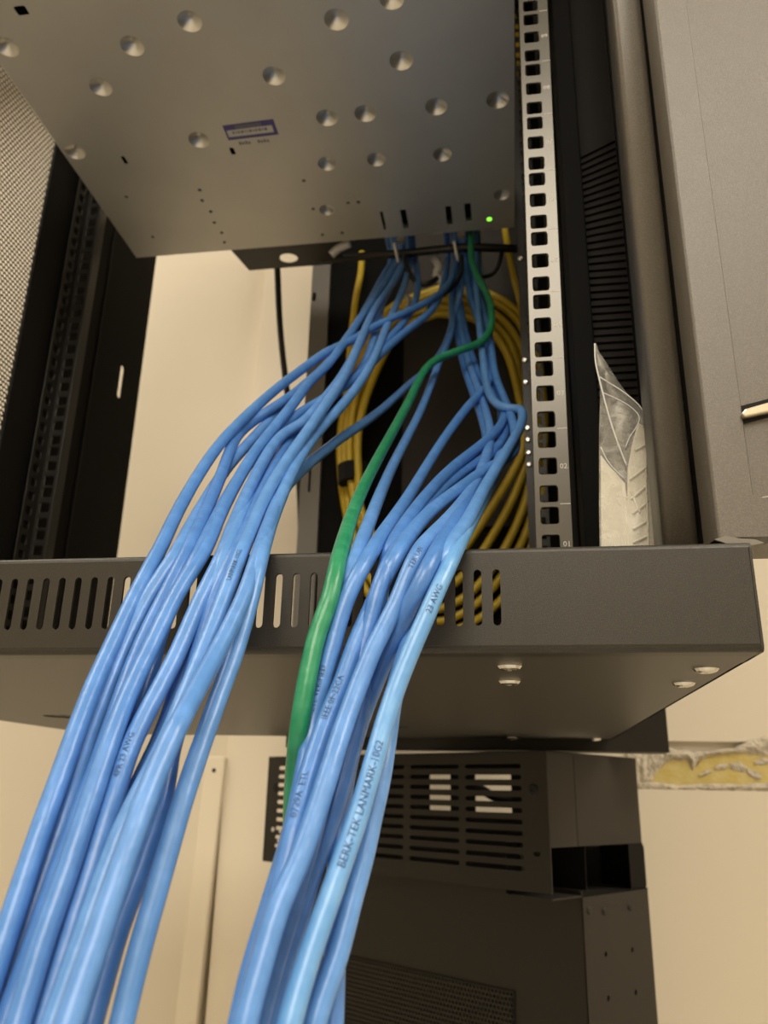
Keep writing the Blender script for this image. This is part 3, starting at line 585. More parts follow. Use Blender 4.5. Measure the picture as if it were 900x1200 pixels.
'B3': [(-0.1283,0.7570,0.6120), (-0.1283,0.7750,0.6180), (-0.1283,0.8208,0.6133), (-0.1252,0.7794,0.5568), (-0.1219,0.7376,0.5031), (-0.1180,0.6929,0.4503), (-0.1137,0.6447,0.3993), (-0.1105,0.6011,0.3551), (-0.1105,0.5710,0.3233), (-0.1141,0.5513,0.3025), (-0.1188,0.5335,0.2846), (-0.1231,0.5142,0.2652), (-0.1275,0.4948,0.2452), (-0.1317,0.4753,0.2244), (-0.1347,0.4530,0.2020), (-0.1360,0.4283,0.1786), (-0.1353,0.4039,0.1571), (-0.1323,0.3811,0.1391), (-0.1280,0.3595,0.1231), (-0.1238,0.3403,0.1087), (-0.1211,0.3264,0.0962), (-0.1206,0.3180,0.0850), (-0.1213,0.3123,0.0740), (-0.1225,0.3076,0.0622), (-0.1235,0.3029,0.0507), (-0.1237,0.2982,0.0404), (-0.1235,0.2932,0.0310), (-0.1234,0.2882,0.0227), (-0.1238,0.2836,0.0148), (-0.1248,0.2790,0.0070), (-0.1257,0.2743,-0.0009), (-0.1261,0.2696,-0.0087), (-0.1266,0.2651,-0.0172), (-0.1271,0.2602,-0.0275), (-0.1275,0.2551,-0.0386), (-0.1280,0.2502,-0.0501), (-0.1283,0.2462,-0.0595), (-0.1282,0.2438,-0.0643), (-0.1281,0.2425,-0.0674)],
'G': [(-0.0296,0.7570,0.6120), (-0.0296,0.7750,0.6180), (-0.0296,0.7625,0.5617), (-0.0272,0.7558,0.5447), (-0.0236,0.7486,0.5268), (-0.0171,0.7404,0.5064), (-0.0111,0.7300,0.4838), (-0.0085,0.7186,0.4607), (-0.0088,0.7081,0.4402), (-0.0117,0.6997,0.4248), (-0.0171,0.6924,0.4130), (-0.0248,0.6845,0.4036), (-0.0344,0.6761,0.3951), (-0.0457,0.6670,0.3860), (-0.0562,0.6566,0.3755), (-0.0629,0.6438,0.3628), (-0.0672,0.6256,0.3449), (-0.0704,0.6036,0.3214), (-0.0727,0.5756,0.2933), (-0.0751,0.5440,0.2639), (-0.0772,0.5093,0.2333), (-0.0784,0.4706,0.2014), (-0.0782,0.4322,0.1719), (-0.0765,0.3977,0.1473), (-0.0737,0.3654,0.1256), (-0.0702,0.3350,0.1054), (-0.0678,0.3131,0.0896), (-0.0671,0.3033,0.0788), (-0.0675,0.2987,0.0702), (-0.0690,0.2956,0.0623), (-0.0706,0.2928,0.0543), (-0.0716,0.2901,0.0455), (-0.0724,0.2878,0.0362), (-0.0732,0.2864,0.0263), (-0.0742,0.2870,0.0165), (-0.0757,0.2912,0.0075), (-0.0763,0.2933,-0.0011), (-0.0761,0.2933,-0.0085), (-0.0745,0.2884,-0.0163), (-0.0733,0.2830,-0.0263), (-0.0727,0.2784,-0.0367), (-0.0731,0.2746,-0.0460), (-0.0738,0.2709,-0.0545), (-0.0743,0.2671,-0.0623), (-0.0748,0.2637,-0.0695)],
'C1': [(-0.0429,0.7570,0.6120), (-0.0429,0.7750,0.6180), (-0.0429,0.7993,0.5898), (-0.0483,0.7862,0.5547), (-0.0518,0.7735,0.5216), (-0.0510,0.7610,0.4910), (-0.0506,0.7480,0.4626), (-0.0546,0.7308,0.4341), (-0.0591,0.7080,0.4052), (-0.0613,0.6843,0.3790), (-0.0630,0.6575,0.3518), (-0.0646,0.6224,0.3184), (-0.0665,0.5792,0.2803), (-0.0693,0.5306,0.2389), (-0.0706,0.4817,0.2006), (-0.0694,0.4387,0.1705), (-0.0673,0.4007,0.1454), (-0.0648,0.3647,0.1222), (-0.0626,0.3350,0.1034), (-0.0618,0.3180,0.0908), (-0.0626,0.3114,0.0817), (-0.0638,0.3084,0.0728), (-0.0651,0.3062,0.0633), (-0.0664,0.3038,0.0523), (-0.0678,0.3016,0.0417), (-0.0690,0.2998,0.0325), (-0.0700,0.2974,0.0240), (-0.0708,0.2940,0.0152), (-0.0712,0.2895,0.0071), (-0.0713,0.2844,0.0001), (-0.0712,0.2791,-0.0062), (-0.0710,0.2740,-0.0122), (-0.0710,0.2691,-0.0189), (-0.0715,0.2640,-0.0278), (-0.0722,0.2594,-0.0365), (-0.0730,0.2557,-0.0429), (-0.0738,0.2522,-0.0491), (-0.0750,0.2483,-0.0569), (-0.0763,0.2448,-0.0649)],
'C2': [(-0.0378,0.7570,0.6120), (-0.0378,0.7750,0.6180), (-0.0378,0.7957,0.5867), (-0.0356,0.7823,0.5511), (-0.0321,0.7692,0.5169), (-0.0253,0.7558,0.4831), (-0.0180,0.7404,0.4507), (-0.0122,0.7192,0.4191), (-0.0088,0.6941,0.3894), (-0.0091,0.6713,0.3649), (-0.0125,0.6503,0.3436), (-0.0191,0.6269,0.3225), (-0.0275,0.5966,0.2963), (-0.0365,0.5569,0.2616), (-0.0440,0.5096,0.2230), (-0.0490,0.4591,0.1848), (-0.0519,0.4130,0.1526), (-0.0534,0.3751,0.1288), (-0.0543,0.3438,0.1100), (-0.0553,0.3209,0.0951), (-0.0574,0.3092,0.0843), (-0.0600,0.3046,0.0761), (-0.0623,0.3020,0.0684), (-0.0641,0.2999,0.0602), (-0.0655,0.2977,0.0521), (-0.0667,0.2957,0.0446), (-0.0679,0.2941,0.0373), (-0.0692,0.2926,0.0297), (-0.0701,0.2907,0.0220), (-0.0704,0.2874,0.0143), (-0.0700,0.2820,0.0068), (-0.0694,0.2757,-0.0006), (-0.0690,0.2698,-0.0075), (-0.0691,0.2649,-0.0140), (-0.0697,0.2605,-0.0206), (-0.0706,0.2561,-0.0281), (-0.0716,0.2520,-0.0357), (-0.0726,0.2482,-0.0428), (-0.0733,0.2445,-0.0496), (-0.0737,0.2412,-0.0565), (-0.0741,0.2385,-0.0633)],
'C3': [(-0.0298,0.7570,0.6120), (-0.0298,0.7750,0.6180), (-0.0298,0.7922,0.5834), (-0.0255,0.7778,0.5471), (-0.0210,0.7628,0.5118), (-0.0157,0.7464,0.4772), (-0.0110,0.7260,0.4410), (-0.0087,0.6947,0.3989), (-0.0056,0.6536,0.3533), (0.0009,0.6090,0.3086), (0.0063,0.5686,0.2707), (0.0081,0.5383,0.2429), (0.0075,0.5172,0.2239), (0.0048,0.5028,0.2127), (0.0003,0.4901,0.2042), (-0.0058,0.4747,0.1943), (-0.0123,0.4563,0.1829), (-0.0183,0.4368,0.1705), (-0.0241,0.4175,0.1579), (-0.0302,0.3981,0.1452), (-0.0355,0.3773,0.1320), (-0.0392,0.3556,0.1185), (-0.0415,0.3350,0.1058), (-0.0432,0.3196,0.0953), (-0.0451,0.3117,0.0876), (-0.0472,0.3094,0.0822), (-0.0493,0.3085,0.0773), (-0.0511,0.3073,0.0722), (-0.0529,0.3051,0.0663), (-0.0551,0.3020,0.0591), (-0.0571,0.2984,0.0515), (-0.0586,0.2948,0.0442), (-0.0600,0.2910,0.0369), (-0.0618,0.2866,0.0292), (-0.0635,0.2817,0.0214), (-0.0646,0.2765,0.0141), (-0.0654,0.2714,0.0071), (-0.0659,0.2667,0.0006), (-0.0663,0.2622,-0.0059), (-0.0667,0.2579,-0.0131), (-0.0671,0.2540,-0.0198), (-0.0673,0.2507,-0.0253), (-0.0678,0.2476,-0.0308), (-0.0687,0.2443,-0.0373), (-0.0696,0.2405,-0.0447), (-0.0702,0.2363,-0.0531), (-0.0709,0.2326,-0.0616)],
'C3b': [(-0.0424,0.7570,0.6120), (-0.0424,0.7750,0.6180), (-0.0424,0.8089,0.5968), (-0.0440,0.7950,0.5614), (-0.0439,0.7804,0.5249), (-0.0399,0.7646,0.4848), (-0.0340,0.7449,0.4448), (-0.0278,0.7179,0.4076), (-0.0202,0.6863,0.3718), (-0.0098,0.6509,0.3357), (-0.0013,0.6146,0.3022), (0.0016,0.5831,0.2747), (0.0009,0.5574,0.2530), (-0.0026,0.5366,0.2359), (-0.0081,0.5192,0.2219), (-0.0150,0.5025,0.2095), (-0.0222,0.4842,0.1968), (-0.0285,0.4632,0.1829), (-0.0341,0.4398,0.1677), (-0.0391,0.4134,0.1510), (-0.0426,0.3839,0.1331), (-0.0443,0.3531,0.1146), (-0.0453,0.3275,0.0987), (-0.0469,0.3128,0.0872), (-0.0489,0.3069,0.0787), (-0.0504,0.3042,0.0716), (-0.0518,0.3026,0.0640), (-0.0536,0.3005,0.0544), (-0.0556,0.2981,0.0442), (-0.0576,0.2953,0.0345), (-0.0594,0.2920,0.0252), (-0.0609,0.2884,0.0161), (-0.0621,0.2849,0.0076), (-0.0632,0.2821,0.0001), (-0.0643,0.2791,-0.0076), (-0.0656,0.2753,-0.0168), (-0.0669,0.2710,-0.0260), (-0.0684,0.2670,-0.0343), (-0.0699,0.2635,-0.0417), (-0.0710,0.2602,-0.0481), (-0.0718,0.2569,-0.0540), (-0.0725,0.2536,-0.0602), (-0.0731,0.2508,-0.0663)],
'C4': [(-0.0461,0.7570,0.6120), (-0.0461,0.7750,0.6180), (-0.0461,0.8040,0.5936), (-0.0466,0.7911,0.5560), (-0.0457,0.7763,0.5168), (-0.0418,0.7571,0.4724), (-0.0358,0.7289,0.4255), (-0.0286,0.6927,0.3820), (-0.0213,0.6528,0.3410), (-0.0147,0.6090,0.3000), (-0.0105,0.5669,0.2636), (-0.0099,0.5292,0.2342), (-0.0117,0.4935,0.2079), (-0.0148,0.4575,0.1820), (-0.0188,0.4223,0.1581), (-0.0235,0.3887,0.1369), (-0.0278,0.3584,0.1191), (-0.0313,0.3350,0.1058), (-0.0343,0.3200,0.0961), (-0.0363,0.3109,0.0882), (-0.0384,0.3073,0.0816), (-0.0405,0.3050,0.0748), (-0.0429,0.3020,0.0672), (-0.0462,0.2981,0.0582), (-0.0494,0.2931,0.0490), (-0.0518,0.2886,0.0403), (-0.0538,0.2838,0.0320), (-0.0553,0.2787,0.0241), (-0.0565,0.2734,0.0167), (-0.0573,0.2682,0.0098), (-0.0582,0.2638,0.0034), (-0.0592,0.2601,-0.0027), (-0.0602,0.2563,-0.0085), (-0.0612,0.2523,-0.0143), (-0.0623,0.2483,-0.0198), (-0.0638,0.2446,-0.0251), (-0.0652,0.2412,-0.0303), (-0.0661,0.2382,-0.0355), (-0.0669,0.2351,-0.0411), (-0.0677,0.2317,-0.0474), (-0.0684,0.2287,-0.0532), (-0.0688,0.2268,-0.0573), (-0.0692,0.2259,-0.0608)],
'C4b': [(-0.0341,0.7570,0.6120), (-0.0341,0.7750,0.6180), (-0.0341,0.8008,0.5901), (-0.0311,0.7892,0.5590), (-0.0280,0.7766,0.5266), (-0.0244,0.7631,0.4909), (-0.0207,0.7482,0.4558), (-0.0170,0.7269,0.4220), (-0.0124,0.6968,0.3861), (-0.0060,0.6604,0.3478), (-0.0010,0.6218,0.3123), (0.0008,0.5887,0.2852), (-0.0009,0.5619,0.2640), (-0.0065,0.5376,0.2446), (-0.0142,0.5139,0.2262), (-0.0224,0.4898,0.2084), (-0.0301,0.4637,0.1900), (-0.0363,0.4354,0.1705), (-0.0410,0.4053,0.1504), (-0.0444,0.3738,0.1300), (-0.0465,0.3473,0.1128), (-0.0477,0.3308,0.1012), (-0.0493,0.3254,0.0935), (-0.0510,0.3266,0.0871), (-0.0523,0.3275,0.0803), (-0.0530,0.3252,0.0727), (-0.0533,0.3205,0.0644), (-0.0537,0.3152,0.0552), (-0.0542,0.3104,0.0460), (-0.0547,0.3060,0.0373), (-0.0552,0.3019,0.0291), (-0.0559,0.2978,0.0211), (-0.0567,0.2940,0.0137), (-0.0576,0.2909,0.0070), (-0.0587,0.2884,0.0007), (-0.0600,0.2863,-0.0053), (-0.0615,0.2842,-0.0115), (-0.0633,0.2816,-0.0183), (-0.0652,0.2785,-0.0255), (-0.0667,0.2751,-0.0331), (-0.0682,0.2717,-0.0405), (-0.0697,0.2684,-0.0470), (-0.0708,0.2649,-0.0534), (-0.0715,0.2610,-0.0606), (-0.0721,0.2576,-0.0679)],
'C5': [(-0.0256,0.7570,0.6120), (-0.0256,0.7750,0.6180), (-0.0256,0.7827,0.5761), (-0.0243,0.7639,0.5291), (-0.0226,0.7442,0.4837), (-0.0201,0.7198,0.4372), (-0.0171,0.6848,0.3894), (-0.0143,0.6455,0.3467), (-0.0108,0.6118,0.3142), (-0.0055,0.5886,0.2939), (0.0007,0.5767,0.2836), (0.0079,0.5723,0.2801), (0.0134,0.5674,0.2761), (0.0143,0.5555,0.2647), (0.0119,0.5370,0.2483), (0.0075,0.5138,0.2298), (0.0016,0.4845,0.2074), (-0.0053,0.4485,0.1805), (-0.0112,0.4120,0.1546), (-0.0150,0.3791,0.1331), (-0.0181,0.3509,0.1154), (-0.0217,0.3283,0.1013), (-0.0251,0.3147,0.0907), (-0.0281,0.3107,0.0830), (-0.0310,0.3109,0.0757), (-0.0342,0.3103,0.0667), (-0.0371,0.3075,0.0568), (-0.0395,0.3036,0.0472), (-0.0414,0.3000,0.0382), (-0.0425,0.2970,0.0301), (-0.0431,0.2943,0.0225), (-0.0434,0.2899,0.0151), (-0.0437,0.2856,0.0078), (-0.0445,0.2815,0.0003), (-0.0455,0.2776,-0.0069), (-0.0462,0.2738,-0.0133), (-0.0470,0.2703,-0.0192), (-0.0479,0.2667,-0.0248), (-0.0490,0.2631,-0.0307), (-0.0501,0.2593,-0.0375), (-0.0513,0.2556,-0.0441), (-0.0528,0.2522,-0.0496), (-0.0542,0.2490,-0.0547), (-0.0552,0.2462,-0.0596), (-0.0562,0.2442,-0.0646)],
'C6': [(-0.0226,0.7570,0.6120), (-0.0226,0.7750,0.6180), (-0.0226,0.8116,0.5970), (-0.0203,0.8001,0.5663), (-0.0180,0.7870,0.5324), (-0.0157,0.7712,0.4906), (-0.0129,0.7492,0.4457), (-0.0088,0.7173,0.4011), (-0.0051,0.6805,0.3592), (-0.0025,0.6425,0.3217), (-0.0012,0.6066,0.2889), (-0.0012,0.5734,0.2603), (-0.0023,0.5404,0.2339), (-0.0044,0.5058,0.2083), (-0.0072,0.4701,0.1838), (-0.0108,0.4320,0.1598), (-0.0141,0.3960,0.1383), (-0.0168,0.3630,0.1197), (-0.0192,0.3350,0.1035), (-0.0217,0.3150,0.0897), (-0.0244,0.3053,0.0796), (-0.0268,0.3007,0.0722), (-0.0291,0.2980,0.0655), (-0.0317,0.2956,0.0584), (-0.0344,0.2927,0.0509), (-0.0371,0.2896,0.0429), (-0.0395,0.2862,0.0350), (-0.0412,0.2827,0.0280), (-0.0426,0.2788,0.0213), (-0.0438,0.2746,0.0143), (-0.0449,0.2701,0.0073), (-0.0462,0.2664,0.0003), (-0.0476,0.2627,-0.0067), (-0.0492,0.2590,-0.0133), (-0.0507,0.2555,-0.0195), (-0.0519,0.2522,-0.0247), (-0.0531,0.2493,-0.0297), (-0.0544,0.2466,-0.0346), (-0.0557,0.2438,-0.0398), (-0.0570,0.2406,-0.0456), (-0.0581,0.2373,-0.0514), (-0.0589,0.2344,-0.0567), (-0.0596,0.2322,-0.0618)],
'D': [(-0.0508,0.7570,0.6120), (-0.0508,0.7750,0.6180), (-0.0508,0.8156,0.6025), (-0.0511,0.8015,0.5642), (-0.0500,0.7851,0.5225), (-0.0458,0.7621,0.4705), (-0.0393,0.7277,0.4158), (-0.0318,0.6877,0.3704), (-0.0241,0.6439,0.3278), (-0.0163,0.5948,0.2820), (-0.0119,0.5461,0.2406), (-0.0129,0.5012,0.2078), (-0.0161,0.4588,0.1797), (-0.0191,0.4183,0.1541), (-0.0220,0.3799,0.1312), (-0.0247,0.3451,0.1115), (-0.0272,0.3183,0.0953), (-0.0302,0.3041,0.0829), (-0.0338,0.3005,0.0735), (-0.0380,0.3020,0.0657), (-0.0424,0.3050,0.0579), (-0.0467,0.3072,0.0489), (-0.0506,0.3078,0.0392), (-0.0541,0.3064,0.0293), (-0.0566,0.3033,0.0195), (-0.0582,0.2996,0.0100), (-0.0589,0.2958,0.0008), (-0.0591,0.2919,-0.0081), (-0.0586,0.2873,-0.0168), (-0.0576,0.2818,-0.0253), (-0.0563,0.2762,-0.0334), (-0.0551,0.2710,-0.0408), (-0.0541,0.2660,-0.0484), (-0.0531,0.2610,-0.0573), (-0.0523,0.2565,-0.0665)],
}

RC = .0034
MIN = {}
def make_cable(key, material, label, group=None, r=RC, name='network_cable'):
    P = [Vector(p) for p in CABLE_PATHS[key]]
    C = cat(P, 4)
    vf = tube(C, r, 14, 1, wob=.02)
    o = obj(name, vf, material, None, smooth=True, origin=P[-1])
    tag(o, label, 'cable', group)
    return o, C
B_ = M['blues']; LB = 'blue network cables of the left bundle'; RB = 'blue network cables of the right bundle'
defs = [
 ('A1', B_[0], 'outermost blue cable on the left edge of the left bundle, arching highest of all', LB),
 ('A2', B_[1], 'blue cable second from the left where the left bundle crosses the slotted bar', LB),
 ('A3', B_[2], 'blue cable third from the left over the bar, sharply bent above it', LB),
 ('A4', B_[0], 'blue cable fourth from the left where the left bundle crosses the slotted bar', LB),
 ('A5', B_[1], 'blue cable in the middle of the left bundle as it crosses the slotted bar', LB),
 ('A6', B_[3], 'paler blue cable on top of the left bundle, right of its middle at the bar', LB),
 ('A7', B_[1], 'foremost thick-looking blue cable lying over the right side of the left bundle below the bar', LB),
 ('A8', B_[3], 'rightmost blue cable at the lower end of the left bundle, beside the ivory raceway', LB),
 ('B1', B_[2], 'blue cable behind the left bundle, showing between its two rightmost cables near the bottom', LB),
 ('B2', B_[2], 'blue cable buried behind the left bundle, showing only in gaps left of its middle', LB),
 ('B3', B_[3], 'blue cable buried behind the left bundle, showing just left of the foremost cable', LB),
 ('C1', B_[1], 'blue cable directly beside the green cable, crossing behind it at the top', RB),
 ('C2', B_[0], 'blue cable crossing the bar second to the right of the green cable', RB),
 ('C3', B_[0], 'blue cable with dark print reading 0729A in the left half of the right bundle', RB),
 ('C3b', B_[2], 'blue cable tucked behind the left half of the right bundle above the bar', RB),
 ('C4', B_[1], 'foremost blue cable in the middle of the right bundle below the bar', RB),
 ('C4b', B_[2], 'darker blue cable emerging right behind the foremost cable of the right bundle', RB),
 ('C5', B_[3], 'blue cable bent sharply at the numbered rail, running behind the pale lettered cable', RB),
 ('C6', M['blue_bright'], 'pale blue lettered cable on the right edge of the right bundle', RB),
 ('D', B_[2], 'rearmost blue cable of the right bundle, hanging straight near the bottom of the picture', RB),
]
CAB_PATH = {}
for key, m_, lb, g in defs:
    o, C = make_cable(key, m_, lb, g); CAB_PATH[key] = (o, C)
o, C = make_cable('G', M['green'], 'green network cable along the left side of the right bundle', None, .0035); CAB_PATH['G'] = (o, C)
def arclen_at(C, px, py):
    L = 0; best = (9e9, 0)
    for i, c in enumerate(C):
        if i: L += (C[i]-C[i-1]).length
        r = Vector((c.dot(Vector((H.x, D.x, U.x))), c.dot(Vector((H.y, D.y, U.y))), c.dot(Vector((H.z, D.z, U.z)))))
        x, y = 450+F_PX*r.x/r.z, 600+F_PX*r.y/r.z
        d = (x-px)**2+(y-py)**2
        if d < best[0]: best = (d, L)
    return best[1]
def write_on(key, s, size, px, py, toward):
    o, C = CAB_PATH[key]; cable_text(s, size, C, arclen_at(C, px, py), o, M['ink'], toward, RC*1.03, True)
write_on('C6', 'BERK-TEK LANMARK-10G2', .0036, 402, 1022, (.02, -.05, .03))
write_on('C6', '23 AWG', .0034, 500, 722, (.03, -.05, .03))
write_on('C3', '0729A  ETL', .0034, 347, 962, (-.10, -.05, .03))
write_on('C3', 'IEEE 0F-22CA', .0034, 385, 850, (-.10, -.05, .03))
write_on('C4', 'TEK LAN', .0030, 478, 672, (.0, -.05, .03))
write_on('C2', 'ETL VERIFIED', .0030, 372, 840, (-.12, -.05, .03))
write_on('A6', 'LANMARK-10G2', .0030, 272, 685, (-.05, -.1, .03))
write_on('A5', '4PR 23 AWG', .0030, 140, 915, (-.10, -.1, .03))

def cable(name, pts, r, m_, label, cat_='cable', group=None, n=10, seg=6):
    P = [aY(x, y, Y) for x, y, Y in pts]; o = obj(name, tube(P, r, n, seg), m_, None, smooth=True, origin=P[-1]); return tag(o, label, cat_, group)
# yellow coil tied to the back plate
CO = empty('yellow_cable_coil', tuple(aY(507, 525, .872)), 'coil of yellow network cable hanging on the back plate inside the cabinet', 'cable coil')
loops = [
 [(510, 343), (563, 348), (608, 378), (626, 440), (632, 520), (624, 600), (598, 660), (560, 706), (515, 728), (470, 716), (432, 674), (412, 615), (405, 555), (405, 500), (421, 430), (459, 370)],
 [(512, 352), (560, 357), (600, 388), (619, 445), (625, 520), (616, 585), (590, 645), (554, 692), (512, 714), (474, 704), (440, 664), (421, 608), (415, 555), (416, 500), (433, 434), (467, 380)],
 [(514, 361), (558, 366), (594, 397), (612, 450), (619, 520), (606, 572), (577, 628), (545, 672), (508, 698), (474, 690), (442, 654), (420, 604), (411, 555), (411, 500), (427, 434), (462, 377)],
 [(512, 368), (554, 373), (588, 404), (606, 455), (613, 520), (597, 560), (565, 612), (537, 652), (506, 680), (478, 674), (448, 644), (424, 600), (420, 555), (421, 500), (439, 440), (470, 386)],
 [(514, 338), (570, 343), (615, 376), (634, 442), (638, 530), (630, 614), (606, 678), (566, 722), (515, 742), (466, 730), (426, 686), (409, 618), (400, 560), (400, 500), (416, 430), (454, 364)],
]
for k, lp in enumerate(loops):
    Y = (.870, .861, .852, .843, .874)[k]
    P = [aY(x, y, Y) for x, y in lp]; P.append(P[0])
    obj('cable_loop', tube(P, .0047, 10, 5, closed=True), M['yellow'], CO, smooth=True)
a, b = aY(414, 546, .858), aY(415, 566, .858)
obj('tie_strap', tube([a, b], .0185, 16, 1), M['velcro'], CO)
cable('yellow_cable', [(424, 296, .855), (423, 318, .852), (417, 350, .85), (412, 392, .85), (409, 430, .848), (406, 470, .846)], .0042, M['yellow'], 'single yellow cable hanging left of the coil beside the grey rear post')
cable('yellow_cable', [(600, 10, .80), (607, 48, .80), (606, 78, .80), (597, 150, .80), (590, 235, .80), (592, 270, .81), (601, 320, .83), (612, 365, .85), (617, 410, .865)], .0040, M['yellow'], 'single yellow cable dropping beside the numbered rail at the upper right of the coil')
cable('power_cable', [(324, 296, .815), (325, 315, .84), (328, 380, .90), (334, 440, .93), (342, 500, .94), (350, 560, .95), (353, 640, .95), (353, 700, .95)], .0040, M['blackcable'], 'black cable hanging in front of the wall opening, left of the grey rear post')
cable('black_cable', [(376, 304, .805), (400, 303, .80), (440, 299, .79), (475, 297, .785), (510, 293, .78), (550, 290, .778), (590, 291, .785), (632, 293, .80)], .0048, M['blackcable'], 'thick black cable running level across the top of both bundles behind the switch')
cable('black_lacing', [(474, 300, .775), (478, 316, .765), (488, 331, .76), (503, 332, .76), (512, 326, .765)], .0030, M['blackcable'], 'thin black cord looping between the bundles below the switch', 'cord')
cable('black_lacing', [(541, 300, .762), (540, 320, .756), (530, 337, .75), (518, 346, .75), (502, 362, .75)], .0026, M['blackcable'], 'thin black cord tied across the top of the right bundle', 'cord')
cable('black_lacing', [(588, 296, .775), (584, 312, .77), (576, 322, .77), (562, 325, .765)], .0022, M['blackcable'], 'thin black cord curling to the right beside the end of the green cable', 'cord')
# white clips
def clip(pts, r_, label):
    P = [aY(x, y, Y) for x, y, Y in pts]; o = obj('plastic_clip', tube(P, r_, 8, 5), M['white_plastic'], None, smooth=True, origin=P[0]); tag(o, label, 'clip')
clip([(508, 300, .80), (514, 312, .797), (511, 322, .797), (519, 330, .797), (522, 320, .80)], .0048, 'white plastic connector clip hanging between the two bundles below the switch')
clip([(467, 352, .80), (476, 347, .80), (480, 353, .80), (476, 361, .80)], .0026, 'small white plastic hook beside the top of the left bundle')
clip([(388, 299, .775), (397, 291, .772), (410, 285, .768)], .0050, 'pale plastic tab sticking out under the switch beside the cable tray')

# ================================================================== BAG
BAG = empty('plastic_bag', tuple(aY(738, 637, .392)), 'clear plastic bag standing open behind the bar between the rail and the right post', 'bag')
rows = [(402, 696.5, 698.5), (412, 697, 702), (424, 698.5, 710), (440, 701, 720), (456, 703, 731), (474, 703, 746), (490, 702.5, 761), (505, 702, 765), (525, 702, 767), (550, 702, 770), (575, 702, 774), (600, 702, 776), (625, 702.5, 776), (655, 703, 776), (690, 705, 775), (735, 706, 774)]
def sheet(Y0, bulge, seed):
    V = []; Fc = []; nc = 13
    R_ = []
    for i in range(len(rows)-1):
        for k in range(3):
            f = k/3; R_.append(tuple(rows[i][j]*(1-f)+rows[i+1][j]*f for j in range(3)))
    R_.append(rows[-1])
    for i, (y, a, b) in enumerate(R_):
        for j in range(nc):
            f = j/(nc-1); x = a+(b-a)*f
            e = math.sin(math.pi*f)
            wr = noise.noise(Vector((x*.07, y*.025, seed)))*.006*e
            V.append(aY(x, y, Y0-bulge*e*min(1, i/9)+wr*min(1, i/6)))
    for i in range(len(R_)-1):
        for j in range(nc-1): Fc.append((i*nc+j, i*nc+j+1, (i+1)*nc+j+1, (i+1)*nc+j))
    return V, Fc
obj('front_sheet', sheet(.396, .008, 1.3), M['bag'], BAG, smooth=True)
obj('back_sheet', sheet(.399, -.008, 4.1), M['bag'], BAG, smooth=True)
for pts, r_ in (([(697, 403), (698, 424), (703, 447), (711, 478), (719, 505), (727, 527), (735, 547)], .00045), ([(703, 442), (716, 450), (730, 459), (748, 474), (762, 494)], .00035),
                ([(706, 460), (722, 467), (738, 476), (749, 488), (746, 500), (738, 512), (733, 525)], .0003), ([(762, 494), (766, 530), (769, 560), (775, 584), (776, 637)], .0003), ([(704, 524), (712, 540), (724, 554), (732, 561)], .0003)):
    obj('crease', tube([aY(x, y, .3875) for x, y in pts], r_, 6), M['white_plastic'], BAG, smooth=True)
INS = empty('packing_strip', tuple(aY(745, 637, .398)), 'folded white ribbed packing piece inside the clear plastic bag', 'packing')
P = [aY(x, y, .3960) for x, y in ((736, 548), (741, 520), (748, 494), (756, 500), (760, 530), (765, 580), (768, 640), (768, 700), (735, 700), (735, 600))]
obj('pad', prism([(p.x, p.z) for p in P], lambda u, v, w: (u, .3960+w, v), .004), M['foam'], INS, bevel=.0008)
P = [aY(x, y, .3975) for x, y in ((704, 532), (714, 545), (733, 566), (737, 600), (737, 700), (705, 700))]
obj('pad', prism([(p.x, p.z) for p in P], lambda u, v, w: (u, .3975+w, v), .003), M['foam'], INS, bevel=.0008)
for a, b in (((738, 562), (757, 548)), ((740, 585), (757, 570)), ((739, 575), (750, 600)), ((741, 602), (758, 590)), ((742, 620), (760, 610)), ((742, 636), (760, 628)), ((744, 528), (757, 521)), ((757, 528), (757, 560)), ((757, 560), (760, 640))):
    obj('rib', tube([aY(*a, .3955), aY(*b, .3955)], .0006, 6, 1), M['foam'], INS)

# ================================================================== LOWER CABINET
cx = aY(640, 884, .80); cx = Vector((cx.x, cx.y, 0)); an = math.radians(54)
LV = Vector((-math.sin(an), math.cos(an), 0)); RV = Vector((LV.y, -LV.x, 0))
def lb(l, s, z): return cx+LV*l+RV*s+Vector((0, 0, z))
def onL(px, py, s=0):
    r = ray(px, py); nrm = RV; c = cx+RV*s; t = nrm.dot(c)/nrm.dot(r); q = r*t; return ((q-c).dot(LV), q.z)
def onS(px, py, l=0):
    r = ray(px, py); c = cx+LV*l; t = LV.dot(c)/LV.dot(r); q = r*t; return ((q-c).dot(RV), q.z)
LOW = empty('vented_wall_cabinet', tuple(lb(.2, .1, -.45)), 'matte black vented steel cabinet mounted at an angle below the rack cabinet', 'cabinet')
zc0, zc1 = -.082, .0400
sl = []
cols = [(419, 473), (480, 538), (545, 612)]
lcols = [(onL(b, 950)[0], onL(a, 950)[0]) for a, b in cols]
lcols.append((lcols[0][1]+.006, lcols[0][1]+.006+(lcols[1][1]-lcols[1][0])*1.15))
lcols = [c for c in lcols if c[1] < .41]
lcols.append((lcols[-1][1]+.006, .395)) if lcols[-1][1] < .37 else None
z_t, z_b = onL(578, 898)[1], onL(578, 1015)[1]
for (a, b) in lcols:
    for k in range(10):
        z = z_t+(z_b-z_t)*k/9; sl.append(rrect(a, z-.0022, b, z+.0022, .002, 2))
kx, kz = onL(629, 1001); sl.append(rrect(kx-.004, kz-.002, kx+.004, kz+.002, .0018, 2))
obj('vent_cover', plate(rect(0, zc0, .416, zc1), sl, lambda u, v, w: lb(u, w, v), .0014), M['box'], LOW)
s1 = onS(675, 940)[0]; s2 = onS(749, 940)[0]; zs = onS(640, 994)[1]
